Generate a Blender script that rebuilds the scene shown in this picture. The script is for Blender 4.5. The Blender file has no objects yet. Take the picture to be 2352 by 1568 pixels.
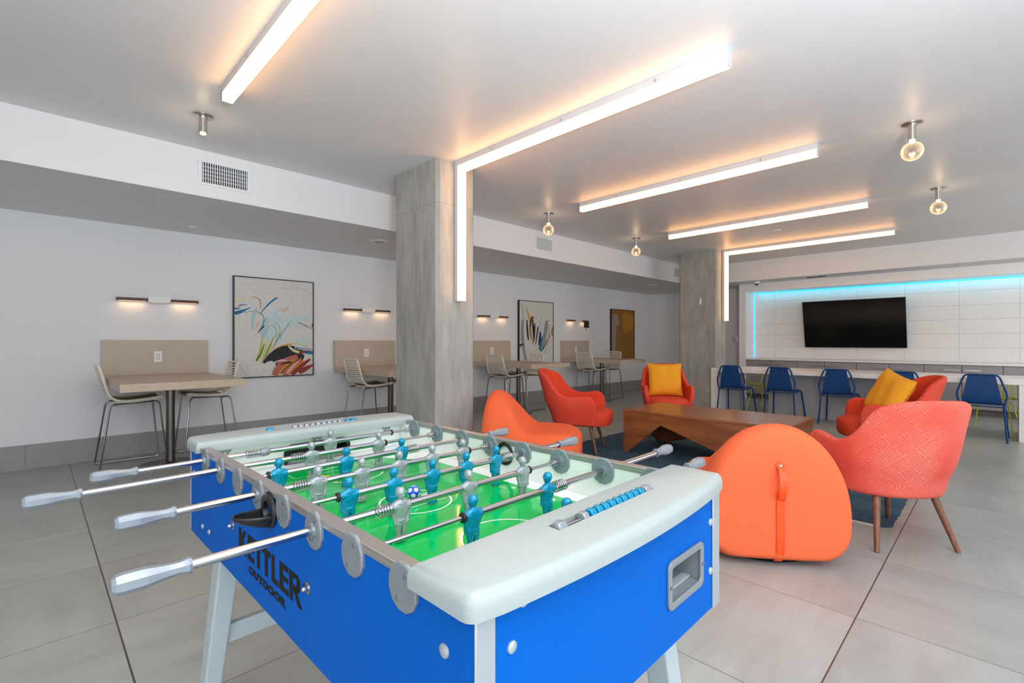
import bpy, math, random
from math import sin, cos, pi, radians, sqrt, atan2
from mathutils import Vector, Matrix
random.seed(7)
C = bpy.context.scene.collection
sc = bpy.context.scene
# ------------------------------------------------------------ camera
cam_d = bpy.data.cameras.new('camera'); cam = bpy.data.objects.new('camera', cam_d); C.objects.link(cam)
cam.location = (0, 0, 1.22); cam.rotation_euler = (pi/2, 0, 0.790)
cam_d.sensor_width = 36; cam_d.lens = 36*1111.6/2352; cam_d.clip_start = .02; cam_d.clip_end = 60
sc.camera = cam
# ------------------------------------------------------------ colour management
sc.view_settings.view_transform = 'Standard'; sc.view_settings.look = 'None'
sc.view_settings.exposure = 0.0; sc.view_settings.gamma = 1; sc.view_settings.use_curve_mapping = False
sc.cycles.use_denoising = True
sc.cycles.max_bounces = 8; sc.cycles.diffuse_bounces = 5; sc.cycles.glossy_bounces = 4
sc.cycles.sample_clamp_indirect = 6; sc.cycles.caustics_reflective = False; sc.cycles.caustics_refractive = False
# ------------------------------------------------------------ world and lights out of view
w = bpy.data.worlds.new('world'); sc.world = w; w.use_nodes = True
w.node_tree.nodes['Background'].inputs[0].default_value = (.75, .86, 1, 1)
w.node_tree.nodes['Background'].inputs[1].default_value = 1.0
def area(name, loc, rot, sx, sy, power, col, spread=pi):
    l = bpy.data.lights.new(name, 'AREA'); l.shape = 'RECTANGLE'; l.size = sx; l.size_y = sy
    l.energy = power; l.color = col; l.spread = spread
    o = bpy.data.objects.new(name, l); C.objects.link(o); o.location = loc; o.rotation_euler = rot
    return o
COOL_FILL = (.86, .93, 1.0)
area('rear_fill', (1.5, -3.1, 1.5), (pi/2, 0, 0), 3.2, 2.2, 60, COOL_FILL)  # added unseen area light, stands in for cool daylight from behind
area('right_fill', (3.55, .3, 1.5), (pi/2, 0, pi/2), 6.0, 2.2, 120, COOL_FILL)  # added area light out of frame, cool fill from the right
area('right_fill', (3.55, 8.2, 1.5), (pi/2, 0, pi/2), 3.4, 2.2, 80, (1, .93, .86))  # added warm fill out of frame, brightens the television niche
area('photographers_bounce_flash', (.95, .05, 1.35), Vector((-.05, .65, 2)).to_track_quat('-Z', 'Y').to_euler(), .6, .6, 275, (.95, .97, 1.0))

# ------------------------------------------------------------ materials
def lin(c):
    if isinstance(c, str): c = [int(c[i:i+2], 16)/255 for i in (0, 2, 4)]
    return tuple((x/12.92 if x <= .04045 else ((x+.055)/1.055)**2.4) for x in c) + (1,)
def mat(name, col, rough=.5, metal=0, noise=0, nscale=20, bump=0, bscale=200, coat=0, spec=None, emit=0, ecol=None, alpha=None, trans=0, stretch=None, noise2=None):
    m = bpy.data.materials.new(name); m.use_nodes = True; nt = m.node_tree; N = nt.nodes; L = nt.links
    b = N['Principled BSDF']; b.inputs['Base Color'].default_value = lin(col)
    b.inputs['Roughness'].default_value = rough; b.inputs['Metallic'].default_value = metal
    if spec is not None: b.inputs['Specular IOR Level'].default_value = spec
    if coat: b.inputs['Coat Weight'].default_value = coat; b.inputs['Coat Roughness'].default_value = .08
    if emit:
        b.inputs['Emission Color'].default_value = lin(ecol or col); b.inputs['Emission Strength'].default_value = emit
    if trans: b.inputs['Transmission Weight'].default_value = trans
    if alpha is not None: b.inputs['Alpha'].default_value = alpha
    tc = N.new('ShaderNodeTexCoord'); vec = tc.outputs['Object']
    if stretch:
        mp = N.new('ShaderNodeMapping'); mp.inputs['Scale'].default_value = stretch; L.new(vec, mp.inputs[0]); vec = mp.outputs[0]
    if noise:
        n = N.new('ShaderNodeTexNoise'); n.inputs['Scale'].default_value = nscale; n.inputs['Detail'].default_value = 5
        L.new(vec, n.inputs['Vector'])
        mx = N.new('ShaderNodeMix'); mx.data_type = 'RGBA'
        c = lin(col); c2 = lin(noise2) if noise2 else tuple(x*(1-noise) for x in c[:3])+(1,)
        mx.inputs[6].default_value = c2; mx.inputs[7].default_value = c if noise2 else tuple(min(1, x*(1+noise*.5)) for x in c[:3])+(1,)
        rp = N.new('ShaderNodeMapRange'); rp.inputs[1].default_value = .3; rp.inputs[2].default_value = .7
        L.new(n.outputs[0], rp.inputs[0]); L.new(rp.outputs[0], mx.inputs[0]); L.new(mx.outputs[2], b.inputs['Base Color'])
    if bump:
        n = N.new('ShaderNodeTexNoise'); n.inputs['Scale'].default_value = bscale; n.inputs['Detail'].default_value = 3
        L.new(vec, n.inputs['Vector'])
        bp = N.new('ShaderNodeBump'); bp.inputs['Strength'].default_value = bump; bp.inputs['Distance'].default_value = .003
        L.new(n.outputs[0], bp.inputs['Height']); L.new(bp.outputs[0], b.inputs['Normal'])
    return m

M = {}
M['ceiling'] = mat('ceiling_paint', 'dcdddf', .42, noise=.03, nscale=1.5, spec=.45)
M['soffit'] = mat('soffit_paint', 'e0e1e3', .55)
M['wall'] = mat('wall_paint', 'e8e9eb', .6, bump=.05, bscale=60)
M['baseboard'] = mat('baseboard_tile', '9b9998', .45, noise=.08, nscale=3)
M['white_lacquer'] = mat('white_lacquer', 'eeecea', .3)
M['counter_stone'] = mat('counter_stone', 'f0edea', .25)
M['cabinet'] = mat('cabinet_grey', '9a979a', .4)
M['cabinet_dark'] = mat('toe_kick_gap_grey', '5e5b5b', .5)
M['panel_grey'] = mat('counter_panel_grey', 'a3a5a9', .45)
M['steel'] = mat('brushed_steel', 'c9c6c0', .28, 1)
M['pedestal'] = mat('dark_brushed_steel', '6f675f', .3, 1)
M['chair_chrome'] = mat('chair_chrome', '8c8c90', .18, 1)
M['chrome'] = mat('chrome', 'b4b4ba', .16, 1)
M['dark_metal'] = mat('dark_metal', '2a2a2c', .4, .6)
M['black'] = mat('black_plastic', '121214', .35)
M['tv_screen'] = mat('tv_screen', '0b0b0c', .18, spec=.5)
M['tv_bezel'] = mat('tv_bezel', '1a1a1c', .3, .3)
M['blue'] = mat('blue_laminate', '0057b0', .5, spec=.06)
M['post'] = mat('aluminium_profile', 'b6bcbf', .38, .55)
M['rail'] = mat('aluminium_rail', 'b3b0ad', .36, .8, noise=.1, nscale=30, stretch=(1, 12, 1))
M['cap'] = mat('pale_grey_plastic', '98a2a0', .38, bump=.06, bscale=700)
M['inner_white'] = mat('white_playfield_wall', 'f0f4f1', .3)
M['leg'] = mat('leg_grey', 'aab6ba', .4)
M['green'] = mat('playfield_green', '00b04e', .08, spec=.35)
M['field_line'] = mat('playfield_white_line', 'f2fbf0', .15)
M['field_yellow'] = mat('playfield_yellow', 'f2dc50', .15)
M['disc'] = mat('bearing_grey', '848a8e', .4, .3)
M['disc_inner'] = mat('bearing_grey_dark', '77858a', .5, .1)
M['handle'] = mat('silver_grip', '8f969d', .3, .45)
M['silver'] = mat('silver_player', '959b9e', .3, .35)
M['teal'] = mat('teal_player', '0083a8', .22, .25)
M['bump_rubber'] = mat('black_rubber', '151516', .6)
M['ball_blue'] = mat('ball_blue', '1450e6', .3)
M['ball_white'] = mat('ball_white', 'f2f2f2', .35)
M['letter'] = mat('black_lettering', '0b0807', .5, spec=.2)
M['legwood'] = mat('walnut_leg', '7d5238', .4, noise=.35, nscale=9, stretch=(6, 6, 1))
M['desk'] = mat('desk_laminate', 'c2b19a', .42, noise=.13, nscale=14, stretch=(6, 1, 6))
M['deskpanel'] = mat('splash_laminate', 'c3b5a1', .45, noise=.10, nscale=14, stretch=(6, 1, 8))
M['outlet'] = mat('outlet_white', 'eceded', .35)
M['shell'] = mat('cream_plastic', 'eae2d4', .45)
M['seatpad'] = mat('brown_seat', '8a6f5b', .5)
M['navy'] = mat('navy_metal', '0f4078', .42, spec=.3, bump=.03, bscale=900)
M['yellow'] = mat('yellow_wire', 'eaf010', .4)
M['sconce_wood'] = mat('sconce_walnut', '4a281c', .45, noise=.3, nscale=20, stretch=(1, 8, 8))
M['grille'] = mat('grille_white', 'e2e6ea', .45)
M['grille_dark'] = mat('duct_dark', '1c1c1e', .8)
M['pillow'] = mat('mustard_linen', 'f0a61e', .85, noise=.12, nscale=90, bump=.35, bscale=350)
M['orange'] = mat('orange_felt', 'f36c3e', .9, noise=.16, nscale=320, bump=.3, bscale=500)
M['red_inner'] = mat('red_orange_fabric', 'd8401f', .85, noise=.12, nscale=320, bump=.2, bscale=500)
M['strap'] = mat('orange_leather', 'ff5418', .38)
M['stitch'] = mat('stitch', 'c23c10', .7)
M['rug_edge'] = mat('rug_backing', 'd8d8d2', .9)
M['led'] = mat('warm_led', 'fff0d8', .5, emit=7.2, ecol='ffb66c')
M['led_white'] = mat('led_profile', 'c9ccd0', .45, .2)
M['cyan_led'] = mat('cyan_led', '20d8ff', .5, emit=1.6, ecol='00c8ff')
M['bulb_core'] = mat('bulb_core', 'ffe6b0', .5, emit=30, ecol='ffcf80')
M['sconce_glow'] = mat('sconce_lens', 'ffd9a0', .5, emit=1.2, ecol='ffbe78')
M['glass_pane'] = mat('window_glass', 'ffffff', .02, trans=1)
def mth(N, L, op, a, b=None, c=None):
    n = N.new('ShaderNodeMath'); n.operation = op
    for i, v in enumerate((a, b, c)):
        if v is None: continue
        if isinstance(v, (int, float)): n.inputs[i].default_value = v
        else: L.new(v, n.inputs[i])
    return n.outputs[0]
# clear bulb glass: thin shell, its lit rim painted in as warm emission
def bulb_glass():
    m = bpy.data.materials.new('bulb_glass'); m.use_nodes = True; nt = m.node_tree; N = nt.nodes; L = nt.links
    N.clear(); out = N.new('ShaderNodeOutputMaterial'); g = N.new('ShaderNodeBsdfGlossy'); g.inputs['Roughness'].default_value = .08
    g.inputs['Color'].default_value = (1, .93, .82, 1)
    t = N.new('ShaderNodeBsdfTransparent'); t.inputs['Color'].default_value = (.97, .9, .8, 1)
    lw = N.new('ShaderNodeLayerWeight'); lw.inputs['Blend'].default_value = .45
    mx = N.new('ShaderNodeMixShader'); L.new(lw.outputs['Facing'], mx.inputs[0]); L.new(t.outputs[0], mx.inputs[1]); L.new(g.outputs[0], mx.inputs[2])
    em = N.new('ShaderNodeEmission'); em.inputs[0].default_value = (1, .72, .42, 1)
    L.new(mth(N, L, 'MULTIPLY', lw.outputs['Facing'], .75), em.inputs[1])
    ad = N.new('ShaderNodeAddShader'); L.new(mx.outputs[0], ad.inputs[0]); L.new(em.outputs[0], ad.inputs[1])
    L.new(ad.outputs[0], out.inputs[0]); return m
M['bulb_glass'] = bulb_glass()

def nodes(name, rough=.5):
    m = bpy.data.materials.new(name); m.use_nodes = True
    b = m.node_tree.nodes['Principled BSDF']; b.inputs['Roughness'].default_value = rough
    return m, m.node_tree, m.node_tree.nodes, m.node_tree.links, b
def mixc(N, L, f, a, b):
    n = N.new('ShaderNodeMix'); n.data_type = 'RGBA'
    for i, v in ((0, f), (6, a), (7, b)):
        if isinstance(v, tuple) or isinstance(v, (int, float)): n.inputs[i].default_value = v
        else: L.new(v, n.inputs[i])
    return n.outputs[2]
def noise(N, L, vec, scale, detail=4, stretch=None, rough=.5):
    if stretch:
        mp = N.new('ShaderNodeMapping'); mp.inputs['Scale'].default_value = stretch; L.new(vec, mp.inputs[0]); vec = mp.outputs[0]
    n = N.new('ShaderNodeTexNoise'); n.inputs['Scale'].default_value = scale; n.inputs['Detail'].default_value = detail
    n.inputs['Roughness'].default_value = rough; L.new(vec, n.inputs['Vector']); return n.outputs[0]
def ramp(N, L, v, a, b, lo=0, hi=1):
    n = N.new('ShaderNodeMapRange'); n.inputs[1].default_value = a; n.inputs[2].default_value = b
    n.inputs[3].default_value = lo; n.inputs[4].default_value = hi; L.new(v, n.inputs[0]); return n.outputs[0]

def floor_mat():
    m, nt, N, L, b = nodes('porcelain_floor_tile', .33)
    tc = N.new('ShaderNodeTexCoord'); sp = N.new('ShaderNodeSeparateXYZ'); L.new(tc.outputs['Object'], sp.inputs[0])
    TX, TY = .7535, .774
    u = mth(N, L, 'DIVIDE', mth(N, L, 'ADD', sp.outputs[0], .45+TX*20), TX)
    v = mth(N, L, 'DIVIDE', mth(N, L, 'ADD', sp.outputs[1], -.26+TY*20), TY)
    def dist(a): return mth(N, L, 'ABSOLUTE', mth(N, L, 'SUBTRACT', mth(N, L, 'FRACT', mth(N, L, 'ADD', a, .5)), .5))
    du = mth(N, L, 'MULTIPLY', dist(u), TX); dv = mth(N, L, 'MULTIPLY', dist(v), TY)
    j = mth(N, L, 'LESS_THAN', mth(N, L, 'MINIMUM', du, dv), .0016)
    # two wider movement joints
    a1 = mth(N, L, 'LESS_THAN', mth(N, L, 'ABSOLUTE', mth(N, L, 'ADD', sp.outputs[0], .45)), .0028)
    a2 = mth(N, L, 'LESS_THAN', mth(N, L, 'ABSOLUTE', mth(N, L, 'SUBTRACT', sp.outputs[1], .26)), .0034)
    j = mth(N, L, 'MAXIMUM', j, mth(N, L, 'MAXIMUM', a1, a2))
    fl = N.new('ShaderNodeCombineXYZ'); L.new(mth(N, L, 'FLOOR', u), fl.inputs[0]); L.new(mth(N, L, 'FLOOR', v), fl.inputs[1])
    wn = N.new('ShaderNodeTexWhiteNoise'); wn.noise_dimensions = '2D'; L.new(fl.outputs[0], wn.inputs['Vector'])
    off = N.new('ShaderNodeVectorMath'); off.operation = 'SCALE'; off.inputs['Scale'].default_value = 7; L.new(wn.outputs['Color'], off.inputs[0])
    ad = N.new('ShaderNodeVectorMath'); ad.operation = 'ADD'; L.new(tc.outputs['Object'], ad.inputs[0]); L.new(off.outputs[0], ad.inputs[1])
    n1 = noise(N, L, ad.outputs[0], 1.6, 6, (1.1, 5, 1), .62)
    n2 = noise(N, L, ad.outputs[0], 1.6, 6, (5, 1.1, 1), .62)
    sel = mth(N, L, 'GREATER_THAN', wn.outputs['Value'], .55)
    nn = mth(N, L, 'ADD', mth(N, L, 'MULTIPLY', n1, sel), mth(N, L, 'MULTIPLY', n2, mth(N, L, 'SUBTRACT', 1, sel)))
    n3 = noise(N, L, ad.outputs[0], 2.2, 5)
    t = ramp(N, L, mth(N, L, 'ADD', mth(N, L, 'MULTIPLY', nn, .65), mth(N, L, 'MULTIPLY', n3, .35)), .24, .76)
    c = mixc(N, L, t, lin('898e8b'), lin('b3bab6'))
    c = mixc(N, L, ramp(N, L, noise(N, L, ad.outputs[0], .9, 3), .45, .75, 0, .35), c, lin('a6a19b'))
    c = mixc(N, L, mth(N, L, 'MULTIPLY', wn.outputs['Value'], .16), c, lin('8a8a87'))
    c = mixc(N, L, j, c, lin('4a4440'))
    L.new(c, b.inputs['Base Color'])
    L.new(ramp(N, L, nn, 0, 1, .24, .42), b.inputs['Roughness'])
    return m
def concrete_mat():
    m, nt, N, L, b = nodes('cast_concrete', .75)
    tc = N.new('ShaderNodeTexCoord'); o = tc.outputs['Object']
    n1 = noise(N, L, o, 2.2, 7, (3, 3, .8), .6); n2 = noise(N, L, o, 9, 5, (2.5, 2.5, .5)); n3 = noise(N, L, o, 60, 3)
    t = ramp(N, L, mth(N, L, 'ADD', mth(N, L, 'MULTIPLY', n1, .6), mth(N, L, 'ADD', mth(N, L, 'MULTIPLY', n2, .3), mth(N, L, 'MULTIPLY', n3, .1))), .34, .66)
    c = mixc(N, L, t, lin('8a8a85'), lin('aeaeaa'))
    vo = N.new('ShaderNodeTexVoronoi'); vo.inputs['Scale'].default_value = 17; L.new(o, vo.inputs['Vector'])
    pit = mth(N, L, 'MULTIPLY', mth(N, L, 'LESS_THAN', vo.outputs['Distance'], .07), mth(N, L, 'GREATER_THAN', noise(N, L, o, 2.5, 2), .5))
    c = mixc(N, L, mth(N, L, 'MULTIPLY', pit, .6), c, lin('55524c'))
    sp = N.new('ShaderNodeSeparateXYZ'); L.new(o, sp.inputs[0])
    seam = mth(N, L, 'LESS_THAN', mth(N, L, 'ABSOLUTE', mth(N, L, 'SUBTRACT', sp.outputs[2], 2.46)), .004)
    c = mixc(N, L, mth(N, L, 'MULTIPLY', seam, .35), c, lin('77746c'))
    L.new(c, b.inputs['Base Color'])
    bp = N.new('ShaderNodeBump'); bp.inputs['Strength'].default_value = .25; bp.inputs['Distance'].default_value = .004
    L.new(mth(N, L, 'SUBTRACT', mth(N, L, 'ADD', n2, n3), pit), bp.inputs['Height']); L.new(bp.outputs[0], b.inputs['Normal'])
    return m
def walltile_mat():
    m, nt, N, L, b = nodes('embossed_white_tile', .32)
    tc = N.new('ShaderNodeTexCoord'); o = tc.outputs['Object']; sp = N.new('ShaderNodeSeparateXYZ'); L.new(o, sp.inputs[0])
    u = mth(N, L, 'DIVIDE', mth(N, L, 'ADD', sp.outputs[0], 1.98+7.35), .735); v = mth(N, L, 'DIVIDE', mth(N, L, 'SUBTRACT', sp.outputs[2], .12), .247)
    def dist(a): return mth(N, L, 'ABSOLUTE', mth(N, L, 'SUBTRACT', mth(N, L, 'FRACT', mth(N, L, 'ADD', a, .5)), .5))
    j = mth(N, L, 'LESS_THAN', mth(N, L, 'MINIMUM', mth(N, L, 'MULTIPLY', dist(u), .735), mth(N, L, 'MULTIPLY', dist(v), .247)), .0022)
    fl = N.new('ShaderNodeCombineXYZ'); L.new(mth(N, L, 'FLOOR', u), fl.inputs[0]); L.new(mth(N, L, 'FLOOR', v), fl.inputs[1])
    wn = N.new('ShaderNodeTexWhiteNoise'); wn.noise_dimensions = '2D'; L.new(fl.outputs[0], wn.inputs['Vector'])
    off = N.new('ShaderNodeVectorMath'); off.operation = 'SCALE'; off.inputs['Scale'].default_value = 5; L.new(wn.outputs['Color'], off.inputs[0])
    ad = N.new('ShaderNodeVectorMath'); ad.operation = 'ADD'; L.new(o, ad.inputs[0]); L.new(off.outputs[0], ad.inputs[1])
    sel = mth(N, L, 'GREATER_THAN', wn.outputs['Value'], .5)
    n1 = noise(N, L, ad.outputs[0], 5, 2, (1, 1, 14)); n2 = noise(N, L, ad.outputs[0], 5, 2, (14, 1, 1))
    h = mth(N, L, 'ADD', mth(N, L, 'MULTIPLY', n1, sel), mth(N, L, 'MULTIPLY', mth(N, L, 'ADD', n2, n1), mth(N, L, 'SUBTRACT', 1, sel)))
    c = mixc(N, L, mth(N, L, 'MULTIPLY', j, .6), lin('eceae8'), lin('9c948c'))
    L.new(c, b.inputs['Base Color'])
    bp = N.new('ShaderNodeBump'); bp.inputs['Strength'].default_value = .6; bp.inputs['Distance'].default_value = .006
    L.new(mth(N, L, 'SUBTRACT', h, j), bp.inputs['Height']); L.new(bp.outputs[0], b.inputs['Normal'])
    return m
def fan_fabric(name, base, line, scale=1.0, strength=.75):
    """jacquard fabric: diamonds filled with radiating fans of fine lines"""
    m, nt, N, L, b = nodes(name, .85)
    tc = N.new('ShaderNodeTexCoord'); uv = tc.outputs['UV']; sp = N.new('ShaderNodeSeparateXYZ'); L.new(uv, sp.inputs[0])
    x = mth(N, L, 'MULTIPLY', sp.outputs[0], 7.4*scale); z = mth(N, L, 'MULTIPLY', sp.outputs[1], 7.4*scale)
    u = mth(N, L, 'ADD', mth(N, L, 'ADD', x, z), 50); v = mth(N, L, 'ADD', mth(N, L, 'SUBTRACT', x, z), 50)
    fu = mth(N, L, 'FRACT', u); fv = mth(N, L, 'FRACT', v)
    fl = N.new('ShaderNodeCombineXYZ'); L.new(mth(N, L, 'FLOOR', u), fl.inputs[0]); L.new(mth(N, L, 'FLOOR', v), fl.inputs[1])
    wn = N.new('ShaderNodeTexWhiteNoise'); wn.noise_dimensions = '2D'; L.new(fl.outputs[0], wn.inputs['Vector'])
    h1 = mth(N, L, 'GREATER_THAN', wn.outputs['Value'], .5)
    sc2 = N.new('ShaderNodeSeparateColor'); L.new(wn.outputs['Color'], sc2.inputs[0])
    h2 = mth(N, L, 'GREATER_THAN', sc2.outputs[0], .42); h3 = mth(N, L, 'GREATER_THAN', sc2.outputs[1], .5)
    def flip(a, h): # h?1-a:a
        return mth(N, L, 'ADD', mth(N, L, 'MULTIPLY', a, mth(N, L, 'SUBTRACT', 1, mth(N, L, 'MULTIPLY', h, 2))), h)
    a = flip(fu, h1); c_ = flip(fv, h3)
    ang = mth(N, L, 'ARCTAN2', a, c_)
    fan = mth(N, L, 'GREATER_THAN', mth(N, L, 'SINE', mth(N, L, 'MULTIPLY', ang, 44)), .35)
    dm = mth(N, L, 'MAXIMUM', mth(N, L, 'ABSOLUTE', mth(N, L, 'SUBTRACT', fu, .5)), mth(N, L, 'ABSOLUTE', mth(N, L, 'SUBTRACT', fv, .5)))
    con = mth(N, L, 'GREATER_THAN', mth(N, L, 'SINE', mth(N, L, 'MULTIPLY', mth(N, L, 'ADD', a, mth(N, L, 'MULTIPLY', c_, .15)), 46)), .3)
    ln = mth(N, L, 'ADD', mth(N, L, 'MULTIPLY', fan, h2), mth(N, L, 'MULTIPLY', con, mth(N, L, 'SUBTRACT', 1, h2)))
    edge = mth(N, L, 'LESS_THAN', dm, .44); ring = mth(N, L, 'GREATER_THAN', dm, .475)
    r = mth(N, L, 'SQRT', mth(N, L, 'ADD', mth(N, L, 'MULTIPLY', a, a), mth(N, L, 'MULTIPLY', c_, c_)))
    ln = mth(N, L, 'MAXIMUM', mth(N, L, 'MULTIPLY', mth(N, L, 'MULTIPLY', ln, edge), mth(N, L, 'GREATER_THAN', r, .1)), ring)
    f = mth(N, L, 'MULTIPLY', ln, ramp(N, L, noise(N, L, uv, 3, 2), .35, .6, .25*strength, strength))
    c = mixc(N, L, f, lin(base), lin(line))
    c = mixc(N, L, mth(N, L, 'MULTIPLY', noise(N, L, tc.outputs['Object'], 300, 2), .3), c, lin('b83420'))
    L.new(c, b.inputs['Base Color'])
    bp = N.new('ShaderNodeBump'); bp.inputs['Strength'].default_value = .25; bp.inputs['Distance'].default_value = .002
    L.new(mth(N, L, 'ADD', ln, noise(N, L, tc.outputs['Object'], 500, 2)), bp.inputs['Height']); L.new(bp.outputs[0], b.inputs['Normal'])
    return m
def walnut(name, c1, c2, st, rough=.3):
    m, nt, N, L, b = nodes(name, rough)
    tc = N.new('ShaderNodeTexCoord'); o = tc.outputs['Object']
    n1 = noise(N, L, o, 1.6, 8, st, .65); n2 = noise(N, L, o, 14, 4, tuple(s*1.3 for s in st)); n3 = noise(N, L, o, 5, 4)
    t = ramp(N, L, mth(N, L, 'ADD', mth(N, L, 'MULTIPLY', n1, .6), mth(N, L, 'ADD', mth(N, L, 'MULTIPLY', n2, .25), mth(N, L, 'MULTIPLY', n3, .15))), .35, .66)
    L.new(mixc(N, L, t, lin(c1), lin(c2)), b.inputs['Base Color'])
    b.inputs['Coat Weight'].default_value = .15; b.inputs['Coat Roughness'].default_value = .12
    return m
def rug_mat():
    m, nt, N, L, b = nodes('blue_pile_rug', .95)
    tc = N.new('ShaderNodeTexCoord'); o = tc.outputs['Object']
    n1 = noise(N, L, o, 3.5, 8, (1, 1.6, 1), .7); n2 = noise(N, L, o, 26, 5, (1, 2.4, 1)); n3 = noise(N, L, o, 120, 3)
    t = ramp(N, L, mth(N, L, 'ADD', mth(N, L, 'MULTIPLY', n1, .5), mth(N, L, 'ADD', mth(N, L, 'MULTIPLY', n2, .3), mth(N, L, 'MULTIPLY', n3, .2))), .36, .64)
    L.new(mixc(N, L, t, lin('1e3142'), lin('3f6a86')), b.inputs['Base Color'])
    bp = N.new('ShaderNodeBump'); bp.inputs['Strength'].default_value = .9; bp.inputs['Distance'].default_value = .012
    L.new(mth(N, L, 'ADD', n2, n3), bp.inputs['Height']); L.new(bp.outputs[0], b.inputs['Normal'])
    return m
M['floor'] = floor_mat(); M['concrete'] = concrete_mat(); M['walltile'] = walltile_mat()
M['fan'] = fan_fabric('coral_fan_fabric', 'e24a3a', 'ffb09c', 1.3, .8)
M['fan_far'] = fan_fabric('red_fan_fabric', 'de4028', 'ee7a64', 1.0, .5)
M['walnut'] = walnut('walnut_front', '6d3c20', 'a4673c', (1.2, 6, 7)); M['walnut_top'] = walnut('walnut_top', '7a4a2c', 'a06a42', (.8, 7, 3), .3)
M['rug'] = rug_mat()

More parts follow.
